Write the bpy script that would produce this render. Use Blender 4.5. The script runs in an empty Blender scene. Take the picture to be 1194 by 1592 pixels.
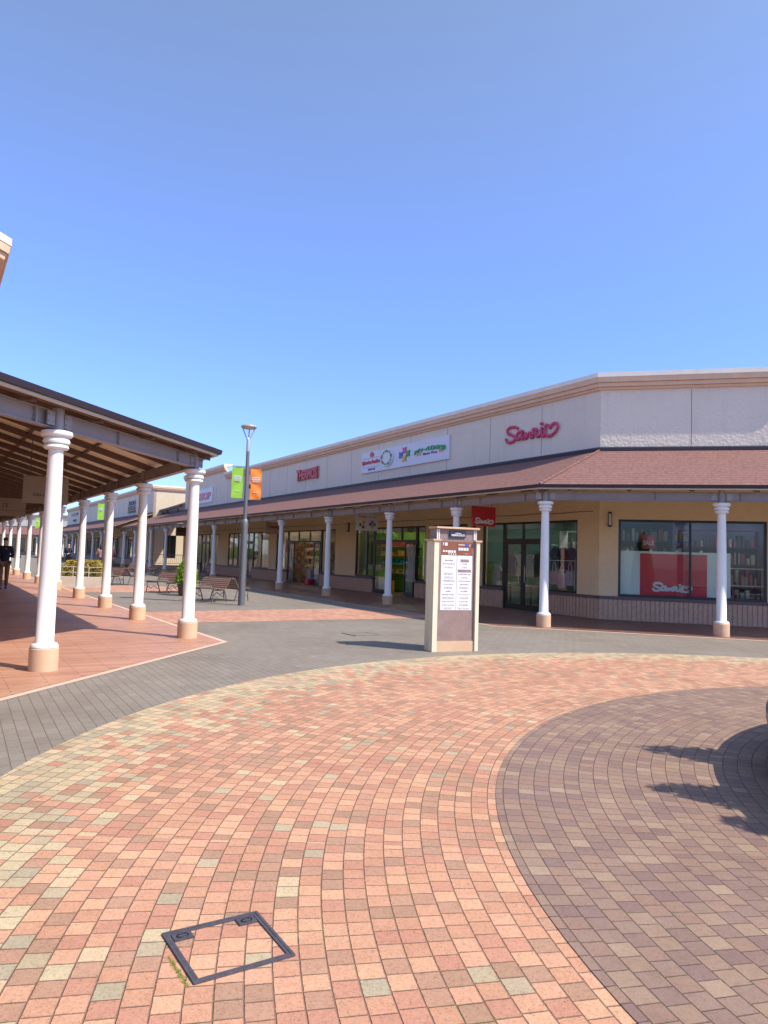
import bpy, bmesh, math, random
from math import sin, cos, radians, pi, sqrt, atan2, hypot
from mathutils import Vector, Matrix
random.seed(7)
SC = bpy.context.scene
COL = SC.collection

# ------------------------------------------------------------------ camera, sky, sun
F_PX, EYE, PITCH, ROLL = 1120.0, 1.5, radians(3.58), radians(1.8)
fw = Vector((0, cos(PITCH), sin(PITCH))); r0 = Vector((1, 0, 0)); u0 = r0.cross(fw)
cr = r0*cos(ROLL) + u0*sin(ROLL); cu = -r0*sin(ROLL) + u0*cos(ROLL)
cam = bpy.data.cameras.new('camera'); camo = bpy.data.objects.new('camera', cam); COL.objects.link(camo)
M = Matrix((cr, cu, -fw)).transposed().to_4x4(); M.translation = (0, 0, EYE); camo.matrix_world = M
cam.sensor_fit = 'VERTICAL'; cam.sensor_height = 36; cam.lens = 36*F_PX/1592
cam.clip_start = 0.05; cam.clip_end = 3000
SC.camera = camo
SUN_AZ, SUN_EL = radians(115), radians(50)
w = bpy.data.worlds.new('World'); SC.world = w; w.use_nodes = True
nt = w.node_tree; bg = nt.nodes['Background']
sky = nt.nodes.new('ShaderNodeTexSky'); sky.sky_type = 'NISHITA'; sky.sun_disc = False
sky.sun_elevation = SUN_EL; sky.sun_rotation = SUN_AZ; sky.air_density = 1.0; sky.dust_density = 0.3; sky.ozone_density = 2.2
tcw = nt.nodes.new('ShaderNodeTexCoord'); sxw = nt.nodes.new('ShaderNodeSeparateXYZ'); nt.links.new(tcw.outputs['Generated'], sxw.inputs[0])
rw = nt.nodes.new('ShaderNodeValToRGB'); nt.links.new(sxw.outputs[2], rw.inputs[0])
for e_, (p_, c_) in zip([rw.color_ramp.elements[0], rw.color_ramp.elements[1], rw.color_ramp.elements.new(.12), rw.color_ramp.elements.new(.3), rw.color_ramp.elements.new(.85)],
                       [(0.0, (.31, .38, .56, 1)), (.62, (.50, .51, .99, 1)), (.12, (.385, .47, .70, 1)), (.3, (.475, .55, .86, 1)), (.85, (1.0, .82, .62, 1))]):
    e_.position = p_; e_.color = c_  # sky tint by height; unseen zenith band warmed to offset blue shade
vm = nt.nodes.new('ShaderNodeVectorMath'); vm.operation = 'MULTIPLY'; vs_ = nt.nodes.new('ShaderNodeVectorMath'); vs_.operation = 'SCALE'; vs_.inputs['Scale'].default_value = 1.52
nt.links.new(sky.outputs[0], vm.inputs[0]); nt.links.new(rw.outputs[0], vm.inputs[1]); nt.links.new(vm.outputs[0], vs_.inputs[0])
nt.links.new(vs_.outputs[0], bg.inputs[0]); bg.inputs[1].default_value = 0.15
sl = bpy.data.lights.new('sun', 'SUN'); sl.energy = 4.1; sl.angle = radians(0.5); sl.color = (1.0, 0.90, 0.75)
so = bpy.data.objects.new('sun', sl); COL.objects.link(so)
sv = Vector((sin(SUN_AZ)*cos(SUN_EL), cos(SUN_AZ)*cos(SUN_EL), sin(SUN_EL)))
so.rotation_euler = sv.to_track_quat('Z', 'Y').to_euler(); so.location = (20, -10, 30)
SC.view_settings.view_transform = 'Standard'; SC.view_settings.look = 'None'
SC.view_settings.exposure = 0.62; SC.view_settings.gamma = 1
SC.render.engine = 'CYCLES'
SC.cycles.use_denoising = True; SC.cycles.max_bounces = 8; SC.cycles.transparent_max_bounces = 12
SC.cycles.sample_clamp_indirect = 6

# ------------------------------------------------------------------ material helpers
def rgb(c): return (c[0], c[1], c[2], 1)
class N:
    def __init__(s, name):
        s.m = bpy.data.materials.new(name); s.m.use_nodes = True; s.t = s.m.node_tree
        s.b = s.t.nodes['Principled BSDF']
    def n(s, k, **kw):
        x = s.t.nodes.new(k)
        for a, v in kw.items(): setattr(x, a, v)
        return x
    def l(s, a, b): s.t.links.new(a, b)
    def put(s, sock, v):
        if isinstance(v, bpy.types.NodeSocket): s.l(v, sock)
        else: sock.default_value = v
    def math(s, op, a, b=0.0, c=0.0):
        x = s.n('ShaderNodeMath', operation=op); s.put(x.inputs[0], a); s.put(x.inputs[1], b); s.put(x.inputs[2], c); return x.outputs[0]
    def mix(s, f, a, b, bt='MIX'):
        x = s.n('ShaderNodeMix', data_type='RGBA', blend_type=bt); s.put(x.inputs[0], f)
        s.put(x.inputs[6], rgb(a) if isinstance(a, tuple) else a); s.put(x.inputs[7], rgb(b) if isinstance(b, tuple) else b); return x.outputs[2]
    def ramp(s, f, stops, interp='LINEAR'):
        x = s.n('ShaderNodeValToRGB'); s.put(x.inputs[0], f); r = x.color_ramp; r.interpolation = interp
        while len(r.elements) < len(stops): r.elements.new(0.5)
        for e, (p, c) in zip(r.elements, stops): e.position = p; e.color = rgb(c)
        return x.outputs[0]
    def noise(s, scale, detail=3, rough=0.55, vec=None):
        x = s.n('ShaderNodeTexNoise'); x.inputs['Scale'].default_value = scale; x.inputs['Detail'].default_value = detail
        x.inputs['Roughness'].default_value = rough
        s.l(vec if vec is not None else s.pos(), x.inputs['Vector']); return x.outputs[0]
    def pos(s):
        if not hasattr(s, '_p'): s._p = s.n('ShaderNodeNewGeometry').outputs['Position']
        return s._p
    def obj(s):
        if not hasattr(s, '_o'): s._o = s.n('ShaderNodeTexCoord').outputs['Object']
        return s._o
    def xyz(s, v):
        x = s.n('ShaderNodeSeparateXYZ'); s.l(v, x.inputs[0]); return x.outputs
    def comb(s, a, b, c=0.0):
        x = s.n('ShaderNodeCombineXYZ'); s.put(x.inputs[0], a); s.put(x.inputs[1], b); s.put(x.inputs[2], c); return x.outputs[0]
    def white(s, a, b=0.0, c=0.0):
        x = s.n('ShaderNodeTexWhiteNoise', noise_dimensions='3D'); s.l(s.comb(a, b, c), x.inputs[0]); return x.outputs[0]
    def bump(s, h, dist=0.01, strength=1.0):
        x = s.n('ShaderNodeBump'); x.inputs['Distance'].default_value = dist; x.inputs['Strength'].default_value = strength
        s.l(h, x.inputs['Height']); s.l(x.outputs[0], s.b.inputs['Normal'])
    def fin(s, col, rough=0.7, metal=0.0, spec=0.5):
        s.put(s.b.inputs['Base Color'], rgb(col) if isinstance(col, tuple) else col)
        s.put(s.b.inputs['Roughness'], rough); s.b.inputs['Metallic'].default_value = metal
        s.b.inputs['Specular IOR Level'].default_value = spec
        return s.m

MC = {}
def plain(name, c, rough=0.6, metal=0.0, var=0.10, scale=3.0, bump=0.0, bscale=60.0, spec=0.5, grime=0.0):
    """a painted or natural surface with gentle procedural unevenness"""
    if name in MC: return MC[name]
    s = N(name)
    a = s.noise(scale, 4, 0.6)
    f = s.n('ShaderNodeMapRange'); s.l(a, f.inputs[0]); f.inputs[1].default_value = .3; f.inputs[2].default_value = .7
    lo = tuple(max(0, v*(1-var)) for v in c); hi = tuple(min(1, v*(1+var)) for v in c)
    col = s.mix(f.outputs[0], lo, hi)
    if grime:
        g = s.noise(9.0, 5, 0.7)
        gf = s.n('ShaderNodeMapRange'); s.l(g, gf.inputs[0]); gf.inputs[1].default_value = .55; gf.inputs[2].default_value = .8; gf.inputs[4].default_value = grime
        col = s.mix(gf.outputs[0], col, tuple(v*0.45 for v in c))
    if bump: s.bump(s.noise(bscale, 3), bump)
    MC[name] = s.fin(col, rough, metal, spec); return MC[name]

def stucco(name, c, bump=0.012, bscale=28, mott=.25):
    s = N(name)
    big = s.noise(0.7, 4, 0.6); fine = s.noise(bscale, 4, 0.6)
    v = s.n('ShaderNodeTexVoronoi'); v.inputs['Scale'].default_value = bscale*0.45; s.l(s.pos(), v.inputs['Vector'])
    col = s.mix(big, tuple(x*0.88 for x in c), tuple(min(1, x*1.08) for x in c))
    col = s.mix(s.math('MULTIPLY', fine, mott), col, tuple(x*0.62 for x in c))
    sx_, sy_, sz_ = s.xyz(s.pos())
    stn = s.noise(1.0, 5, 0.7, s.comb(s.math('MULTIPLY', sx_, 5.0), s.math('MULTIPLY', sy_, 5.0), s.math('MULTIPLY', sz_, .35)))
    stm = s.n('ShaderNodeMapRange'); s.l(stn, stm.inputs[0]); stm.inputs[1].default_value = .52; stm.inputs[2].default_value = .75; stm.inputs[4].default_value = .35
    col = s.mix(stm.outputs[0], col, tuple(x*0.72 for x in c))
    h = s.math('ADD', s.math('MULTIPLY', fine, 0.7), s.math('MULTIPLY', v.outputs['Distance'], 0.6))
    s.bump(h, bump); return s.fin(col, 0.85, 0, 0.2)

def paver(name, pal, ang, lw, lh, joint=(0.09, 0.08, 0.06), gap=0.006, shift=0.5, speck=0.35, rough=0.75, blotch=None, rand_shift=False):
    s = N(name)
    x, y, z = s.xyz(s.pos())
    ca, sa = cos(ang), sin(ang)
    u = s.math('ADD', s.math('MULTIPLY', x, ca), s.math('MULTIPLY', y, sa))
    v = s.math('SUBTRACT', s.math('MULTIPLY', y, ca), s.math('MULTIPLY', x, sa))
    rv = s.math('DIVIDE', v, lh); row = s.math('FLOOR', rv); fv = s.math('FRACT', rv)
    off = s.white(row, 3.3) if rand_shift else s.math('MULTIPLY', row, shift)
    ru = s.math('ADD', s.math('DIVIDE', u, lw), off); cell = s.math('FLOOR', ru); fu = s.math('FRACT', ru)
    return _paver_finish(s, row, cell, fv, fu, lh, lw, pal, joint, gap, speck, rough, blotch)

def _paver_finish(s, row, cell, fv, fu, lh, lw, pal, joint, gap, speck, rough, blotch=None, extra=None):
    dv_ = s.math('MULTIPLY', s.math('MINIMUM', fv, s.math('SUBTRACT', 1.0, fv)), lh)
    du_ = s.math('MULTIPLY', s.math('MINIMUM', fu, s.math('SUBTRACT', 1.0, fu)), lw)
    wob = s.math('MULTIPLY', s.math('SUBTRACT', s.noise(38, 3), 0.5), gap*1.2)
    d = s.math('ADD', s.math('MINIMUM', dv_, du_), wob)
    jm = s.n('ShaderNodeMapRange'); s.l(d, jm.inputs[0]); jm.inputs[1].default_value = gap*0.25; jm.inputs[2].default_value = gap*0.75
    jm.inputs[3].default_value = 1; jm.inputs[4].default_value = 0
    jf = jm.outputs[0]
    rnd = s.white(row, cell, 1.7)
    n = len(pal); tot = sum(p[1] for p in pal); acc = 0; stops = []
    for c, wt in pal: stops.append((acc/tot, c)); acc += wt
    col = s.ramp(rnd, stops, 'CONSTANT')
    if extra: col = extra(s, col, row, cell)
    r2 = s.white(row, cell, 8.1)
    col = s.mix(s.math('MULTIPLY', r2, 0.22), col, s.mix(1.0, col, (0.66, 0.60, 0.55), 'MULTIPLY'))
    # fired speckle and little pits
    sp = s.noise(150, 3, 0.7)
    sm = s.n('ShaderNodeMapRange'); s.l(sp, sm.inputs[0]); sm.inputs[1].default_value = .55; sm.inputs[2].default_value = .66; sm.inputs[4].default_value = speck
    col = s.mix(sm.outputs[0], col, s.mix(1.0, col, (0.42, 0.34, 0.30), 'MULTIPLY'))
    md = s.noise(22, 4, 0.65)
    col = s.mix(s.math('MULTIPLY', md, 0.22), col, s.mix(1.0, col, (0.70, 0.66, 0.62), 'MULTIPLY'))
    if blotch:
        bl = s.noise(0.55, 5, 0.6)
        bm = s.n('ShaderNodeMapRange'); s.l(bl, bm.inputs[0]); bm.inputs[1].default_value = .42; bm.inputs[2].default_value = .7; bm.inputs[4].default_value = blotch
        col = s.mix(bm.outputs[0], col, s.mix(1.0, col, (0.74, 0.70, 0.68), 'MULTIPLY'))
    # worn faces inside each paver, soft stains over many, and small dark spots
    wf = s.noise(60, 5, 0.8); wm = s.n('ShaderNodeMapRange'); s.l(wf, wm.inputs[0]); wm.inputs[1].default_value = .46; wm.inputs[2].default_value = .68; wm.inputs[4].default_value = .5
    col = s.mix(wm.outputs[0], col, s.mix(1.0, col, (0.60, 0.52, 0.46), 'MULTIPLY'))
    st_ = s.noise(1.3, 6, 0.72); sm2 = s.n('ShaderNodeMapRange'); s.l(st_, sm2.inputs[0]); sm2.inputs[1].default_value = .48; sm2.inputs[2].default_value = .72; sm2.inputs[4].default_value = .55
    col = s.mix(sm2.outputs[0], col, s.mix(1.0, col, (0.78, 0.72, 0.68), 'MULTIPLY'))
    gv = s.n('ShaderNodeTexVoronoi'); gv.inputs['Scale'].default_value = 1.7; s.l(s.pos(), gv.inputs['Vector'])
    gm = s.math('LESS_THAN', s.math('ADD', gv.outputs['Distance'], s.math('MULTIPLY', wf, .03)), .042)
    col = s.mix(s.math('MULTIPLY', gm, .55), col, (.10, .08, .075))
    mo = s.noise(2.3, 3); mm = s.n('ShaderNodeMapRange'); s.l(mo, mm.inputs[0]); mm.inputs[1].default_value = .58; mm.inputs[2].default_value = .68
    jc = s.mix(mm.outputs[0], joint, (0.10, 0.13, 0.03))
    col = s.mix(s.math('MULTIPLY', jf, 0.74), col, jc)
    tilt = s.math('MULTIPLY', s.math('SUBTRACT', rnd, 0.5), 0.25)
    h = s.math('ADD', s.math('SUBTRACT', tilt, jf), s.math('MULTIPLY', sp, 0.25))
    s.bump(h, 0.004)
    return s.fin(col, rough, 0, 0.3)

RC = (6.35, 3.85)
def rings(name, pal, outer=None, **k):
    s = N(name); x, y, z = s.xyz(s.pos())
    dx = s.math('SUBTRACT', x, RC[0]); dy = s.math('SUBTRACT', y, RC[1])
    r = s.math('SQRT', s.math('ADD', s.math('MULTIPLY', dx, dx), s.math('MULTIPLY', dy, dy)))
    th = s.math('DIVIDE', s.math('ARCTAN2', dy, dx), 2*pi)
    rr = s.math('DIVIDE', r, 0.1); row = s.math('FLOOR', rr); fv = s.math('FRACT', rr)
    cnt = s.math('ROUND', s.math('MULTIPLY', s.math('ADD', row, 0.5), 2*pi))
    ru = s.math('ADD', s.math('MULTIPLY', th, cnt), s.math('MULTIPLY', s.white(row, 5.5), 1.0))
    cell = s.math('FLOOR', ru); fu = s.math('FRACT', ru)
    def extra(s, col, row, cell):
        if not outer: return col
        # cream pavers thin out inward from the rim of the paved circle
        rc_ = s.math('MULTIPLY', s.math('ADD', row, 0.5), 0.1)
        ac_ = s.math('MULTIPLY', s.math('DIVIDE', s.math('SUBTRACT', s.math('ADD', cell, 0.5), s.white(row, 5.5)), cnt), 2*pi)
        ex = s.math('ADD', s.math('MULTIPLY', rc_, s.math('COSINE', ac_)), RC[0]-outer[0]); ey = s.math('ADD', s.math('MULTIPLY', rc_, s.math('SINE', ac_)), RC[1]-outer[1])
        ro = s.math('SQRT', s.math('ADD', s.math('MULTIPLY', ex, ex), s.math('MULTIPLY', ey, ey)))
        e = s.math('SUBTRACT', outer[2], ro)
        p = s.n('ShaderNodeMapRange'); s.l(e, p.inputs[0]); p.inputs[1].default_value = 0.25; p.inputs[2].default_value = 1.15
        p.inputs[3].default_value = 0.9; p.inputs[4].default_value = 0.0
        p2 = s.n('ShaderNodeMapRange'); s.l(e, p2.inputs[0]); p2.inputs[1].default_value = 1.0; p2.inputs[2].default_value = 2.8
        p2.inputs[3].default_value = 0.07; p2.inputs[4].default_value = 0.02
        m = s.math('LESS_THAN', s.white(row, cell, 4.4), s.math('MAXIMUM', p.outputs[0], p2.outputs[0]))
        cream = s.ramp(s.white(row, cell, 6.1), [(0, (.58, .48, .31)), (.35, (.50, .415, .28)), (.6, (.64, .49, .32)), (.8, (.43, .37, .26))], 'CONSTANT')
        return s.mix(m, col, cream)
    return _paver_finish(s, row, cell, fv, fu, 0.1, 0.1, pal, extra=extra, **k)

def shingle(name):
    s = N(name); tc = s.obj(); x, y, z = s.xyz(s.pos())
    # courses follow height up the slope
    rz = s.math('DIVIDE', z, 0.075); row = s.math('FLOOR', rz); fr = s.math('FRACT', rz)
    n1 = s.noise(14, 2, 0.5, s.comb(s.math('MULTIPLY', x, 1.0), s.math('MULTIPLY', y, 1.0), s.math('MULTIPLY', row, 3.1)))
    n2 = s.noise(0.9, 4)
    col = s.ramp(n1, [(.3, (.15, .075, .068)), (.5, (.23, .12, .105)), (.7, (.29, .16, .14))])
    col = s.mix(s.math('MULTIPLY', n2, 0.5), col, (.22, .12, .10))
    line = s.math('LESS_THAN', fr, 0.14)
    col = s.mix(s.math('MULTIPLY', line, 0.75), col, (.07, .035, .032))
    s.bump(fr, 0.012); return s.fin(col, 0.85, 0, 0.2)

def glass(name, tint=(.9, .95, .93), refl=0.0):
    s = N(name); t = s.t; t.nodes.remove(s.b)
    tr = s.n('ShaderNodeBsdfTransparent'); tr.inputs[0].default_value = rgb(tint)
    gl = s.n('ShaderNodeBsdfGlossy'); gl.inputs['Roughness'].default_value = 0.01; gl.inputs[0].default_value = (1, 1, 1, 1)
    fr = s.n('ShaderNodeFresnel'); fr.inputs[0].default_value = 1.52
    f = s.math('MINIMUM', s.math('ADD', s.math('MULTIPLY', fr.outputs[0], 1.15), refl), 1.0)
    gb = s.n('ShaderNodeNewGeometry').outputs['Backfacing']; f = s.math('MULTIPLY', f, s.math('SUBTRACT', 1.0, gb))
    mx = s.n('ShaderNodeMixShader'); s.l(f, mx.inputs[0]); s.l(tr.outputs[0], mx.inputs[1]); s.l(gl.outputs[0], mx.inputs[2])
    s.l(mx.outputs[0], t.nodes['Material Output'].inputs[0]); return s.m

def leafmat(name, a, b, c=None):
    s = N(name); r = s.noise(6, 3, 0.7); r2 = s.noise(90, 1)
    st = [(.3, a), (.62, b)] + ([(.75, c)] if c else [])
    col = s.ramp(s.math('ADD', s.math('MULTIPLY', r, .6), s.math('MULTIPLY', r2, .4)), st)
    m = s.fin(col, 0.55, 0, 0.35); s.b.inputs['Subsurface Weight'].default_value = 0.0
    return m

def emit(name, c, e):
    s = N(name); s.b.inputs['Emission Color'].default_value = rgb(c); s.b.inputs['Emission Strength'].default_value = e; return s.fin(c, .5)

WHITE = plain('white_column_paint', (.78, .78, .77), .45, var=.04, grime=.12)
BASE = plain('peach_stone', (.62, .42, .27), .8, var=.10, bump=.004, bscale=90)
STEEL = plain('grey_mauve_steel', (.31, .275, .285), .5, var=.06, grime=.2)
RAFT = plain('brown_rafter_paint', (.12, .070, .052), .6, var=.12)
DECK = plain('cream_soffit_board', (.86, .78, .62), .7, var=.06)
GUT = plain('dark_gutter_paint', (.030, .020, .032), .55, var=.08)
TRIM = plain('pale_trim', (.60, .55, .48), .6, var=.05)
CREAMW = stucco('cream_wall_stucco', (.82, .73, .60), 0.012, 26)
BOUNCEW = stucco('bounce_tinted_wall_stucco', (.88, .67, .40), 0.016, 24, .5)  # lower wall: warm bounce light off the paving put into the base colour
CORN = plain('peach_cornice', (.74, .51, .34), .8, var=.07, bump=.003, grime=.2)
COPE = plain('pale_coping', (.84, .78, .67), .7, var=.06, grime=.15)
RIB = plain('ribbed_tile', (.56, .365, .25), .75, var=.12, scale=12, bump=.003)
DARKCAP = plain('dark_brown_band', (.14, .10, .095), .5)
BLACK = plain('black_frame', (.018, .019, .022), .35, var=.1)
SHING = shingle('brown_shingle')
GLASS = glass('shop_glass')
DKINT = plain('dark_interior', (.10, .085, .075), .8)
JOINT = plain('wall_joint', (.25, .22, .20), .9)
WOODI = plain('light_shelf_wood', (.55, .38, .20), .6, var=.15)
WHITEP = plain('white_board', (.74, .75, .76), .5, var=.03)
RED = plain('red_sign', (.60, .02, .035), .4, var=.05)
REDPOST = plain('red_poster', (.72, .03, .055), .5, var=.05)
PINK = plain('crimson_letters', (.62, .035, .13), .35, var=.06)
REDL = plain('red_letters', (.55, .025, .03), .4)
LAMPG = plain('lamp_grey_metal', (.16, .17, .19), .4, metal=.3, var=.06)
LAMPL = plain('lamp_light_metal', (.45, .46, .45), .35, metal=.3, var=.05)
GREENB = plain('green_banner_cloth', (.30, .62, .06), .7, var=.06)
ORANGEB = plain('orange_banner_cloth', (.85, .25, .035), .7, var=.06)
CREAMP = plain('cream_pillar_paint', (.74, .68, .50), .6, var=.05, grime=.15)
MAUVE = plain('mauve_panel', (.27, .19, .17), .55, var=.14, scale=5, grime=.3)
BROWNP = plain('brown_panel', (.24, .085, .045), .5, var=.06)
NAVYP = plain('navy_plaque', (.025, .03, .06), .4)
INK = plain('dark_ink', (.05, .05, .06), .6)
METALD = plain('cast_iron', (.11, .10, .115), .5, metal=.4, var=.2, scale=30, bump=.002, bscale=200, grime=.4)
BENCHW = plain('brown_bench_slats', (.24, .145, .115), .6, var=.25, scale=20)
IRON = plain('grey_bench_iron', (.16, .15, .145), .5, metal=.4)
SOIL = plain('soil', (.06, .045, .03), .95, var=.3, scale=20)
LEAFG = leafmat('cypress_leaves', (.10, .20, .015), (.26, .42, .035))
LEAFY = leafmat('hedge_leaves', (.22, .20, .03), (.48, .38, .08), (.62, .24, .04))
LEAFD = leafmat('shrub_leaves', (.03, .09, .015), (.10, .20, .03))
CONC = plain('pale_kerb_stone', (.55, .50, .43), .85, var=.1, bump=.003)

# ------------------------------------------------------------------ mesh helpers
ROOT = {}
def tag(o, label=None, cat=None, group=None, kind=None):
    if label: o['label'] = label
    if cat: o['category'] = cat
    if group: o['group'] = group
    if kind: o['kind'] = kind
    return o
def thing(name, label, cat, loc=(0, 0, 0), rotz=0, group=None):
    o = bpy.data.objects.new(name, None); COL.objects.link(o); o.empty_display_size = .3
    o.location = loc; o.rotation_euler = (0, 0, rotz); ROOT[o.name] = Vector(loc) if rotz == 0 else Vector((0, 0, 0))
    return tag(o, label, cat, group)
def off(parent):
    """world position that a parent's children count from"""
    p = parent
    while p is not None and p.parent is not None: p = p.parent
    return ROOT.get(p.name, Vector((0, 0, 0))) if p is not None else Vector((0, 0, 0))
def dup(root, loc, rotz, label=None, group=None):
    r = root.copy(); COL.objects.link(r); r.location = loc; r.rotation_euler = (0, 0, rotz)
    if label: r['label'] = label
    if group: r['group'] = group
    def rec(a, b):
        for ch in list(a.children):
            c = ch.copy(); COL.objects.link(c); c.parent = b; rec(ch, c)
    rec(root, r); return r

def dv(deg): a = radians(deg); return Vector((sin(a), cos(a)))
class Fr:
    def __init__(s, P, t, n): s.P = Vector(P); s.ta = t; s.na = n; s.t = dv(t); s.n = dv(n)
    def pt(s, a, d, z): q = s.P + s.t*a + s.n*d; return Vector((q.x, q.y, z))
LOCAL = Fr((0, 0), 90, 0)      # s = +x, d = +y
class MB:
    def __init__(s): s.v = []; s.f = []; s.sm = []
    def add(s, vs, fs, smooth=False):
        k = len(s.v); s.v += [Vector(q) for q in vs]; s.f += [[k+i for i in f] for f in fs]; s.sm += [smooth]*len(fs); return s
    def box(s, F, s0, s1, d0, d1, z0, z1):
        vs = [F.pt(a, d, z) for z in (z0, z1) for a, d in ((s0, d0), (s1, d0), (s1, d1), (s0, d1))]
        fl = [[0, 3, 2, 1], [4, 5, 6, 7], [0, 1, 5, 4], [1, 2, 6, 5], [2, 3, 7, 6], [3, 0, 4, 7]]
        # keep outward winding whatever the handedness of the frame
        n = Vector((F.t.x, F.t.y, 0)).cross(Vector((F.n.x, F.n.y, 0))).z*(s1-s0)*(d1-d0)*(z1-z0)
        if n < 0: fl = [f[::-1] for f in fl]
        return s.add(vs, fl)
    def prism(s, pts, vec, smooth=False):
        """closed polygon (3-D points) swept by vec"""
        n = len(pts); vec = Vector(vec); a = [Vector(p) for p in pts]; b = [p+vec for p in a]
        nr = Vector((0, 0, 0))
        for i in range(n): nr += a[i].cross(a[(i+1) % n])
        fs = [list(range(n))[::-1], list(range(n, 2*n))] + [[i, (i+1) % n, n+(i+1) % n, n+i] for i in range(n)]
        if nr.dot(vec) < 0: fs = [f[::-1] for f in fs]
        return s.add(a+b, fs, smooth)
    def lathe(s, prof, n=20, c=(0, 0, 0), smooth=True, cap=True):
        c = Vector(c); vs = []; m = len(prof)
        for r, z in prof:
            for i in range(n): a = 2*pi*i/n; vs.append(c+Vector((r*cos(a), r*sin(a), z)))
        fs = [[j*n+i, j*n+(i+1) % n, (j+1)*n+(i+1) % n, (j+1)*n+i] for j in range(m-1) for i in range(n)]
        s.add(vs, fs, smooth)
        if cap:
            k = len(s.v)-m*n
            s.f += [[k+i for i in range(n)][::-1], [k+(m-1)*n+i for i in range(n)]]; s.sm += [False, False]
        return s
    def tube(s, path, r, n=8, smooth=True):
        path = [Vector(p) for p in path]; vs = []; m = len(path)
        rr = r if isinstance(r, (list, tuple)) else [r]*m
        up = Vector((0, 0, 1))
        for i, p in enumerate(path):
            t = (path[min(i+1, m-1)]-path[max(i-1, 0)]).normalized()
            a = t.cross(up)
            if a.length < 1e-3: a = t.cross(Vector((1, 0, 0)))
            a.normalize(); b = a.cross(t).normalized()
            for j in range(n): q = 2*pi*j/n; vs.append(p+a*cos(q)*rr[i]+b*sin(q)*rr[i])
        fs = [[j*n+i, j*n+(i+1) % n, (j+1)*n+(i+1) % n, (j+1)*n+i] for j in range(m-1) for i in range(n)]
        fs = [f[::-1] for f in fs]
        s.add(vs, fs, smooth); k = len(s.v)-m*n
        s.f += [[k+i for i in range(n)], [k+(m-1)*n+i for i in range(n)][::-1]]; s.sm += [False, False]
        return s
    def leaves(s, c, rad, n, size, shell=0.55, flat=0.0, cone=False):
        c = Vector(c)
        for _ in range(n):
            while True:
                q = Vector((random.uniform(-1, 1), random.uniform(-1, 1), random.uniform(-1, 1)))
                if cone:
                    if hypot(q.x, q.y) < (1-(q.z+1)/2)**.55*(1+.1*sin(9*atan2(q.y, q.x)+q.z*5)): break
                elif shell < q.length < 1+.08*sin(7*q.x+5*q.y+9*q.z): break
            p = c+Vector((q.x*rad[0], q.y*rad[1], q.z*rad[2]))
            a = Vector([random.gauss(0, 1) for _ in range(3)]).normalized(); b = a.cross(Vector([random.gauss(0, 1) for _ in range(3)])).normalized()
            k = size*random.uniform(.6, 1.4)
            s.add([p-a*k, p+b*k*.45, p+a*k, p-b*k*.45], [[0, 1, 2, 3]])
        return s
    def build(s, name, mat, parent=None, bevel=0, sharp=35, world=True):
        me = bpy.data.meshes.new(name)
        L = off(parent) if world else Vector((0, 0, 0))
        me.from_pydata([tuple(q-L) for q in s.v], [], s.f)
        for p, k in zip(me.polygons, s.sm): p.use_smooth = k
        if any(s.sm): me.set_sharp_from_angle(angle=radians(sharp))
        me.materials.append(mat); me.update()
        o = bpy.data.objects.new(name, me); COL.objects.link(o)
        if parent is not None: o.parent = parent
        if bevel:
            b = o.modifiers.new('b', 'BEVEL'); b.width = bevel; b.segments = 2; b.limit_method = 'ANGLE'
        return o

def corner(F1, F2):
    """vector by which one unit of outward offset moves a mitred corner"""
    b = (F1.n+F2.n).normalized(); return b/(b.dot(F1.n))
def sweep(mb, nodes, prof):
    """closed (d, z) profile along plan nodes (point, offset vector)"""
    m = len(prof); vs = []
    for P, V in nodes:
        for d, z in prof: q = P+V*d; vs.append(Vector((q.x, q.y, z)))
    fs = []
    for j in range(len(nodes)-1):
        for i in range(m): fs.append([j*m+i, j*m+(i+1) % m, (j+1)*m+(i+1) % m, (j+1)*m+i])
    fs.append(list(range(m))[::-1]); k = (len(nodes)-1)*m; fs.append([k+i for i in range(m)])
    t = nodes[1][0]-nodes[0][0]; V = nodes[0][1]
    ar = sum(prof[i][0]*prof[(i+1) % m][1]-prof[(i+1) % m][0]*prof[i][1] for i in range(m))
    hand = (t.x*V.y-t.y*V.x)*ar     # outward winding check
    if hand < 0: fs = [f[::-1] for f in fs]
    mb.add(vs, fs)
    return mb
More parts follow.
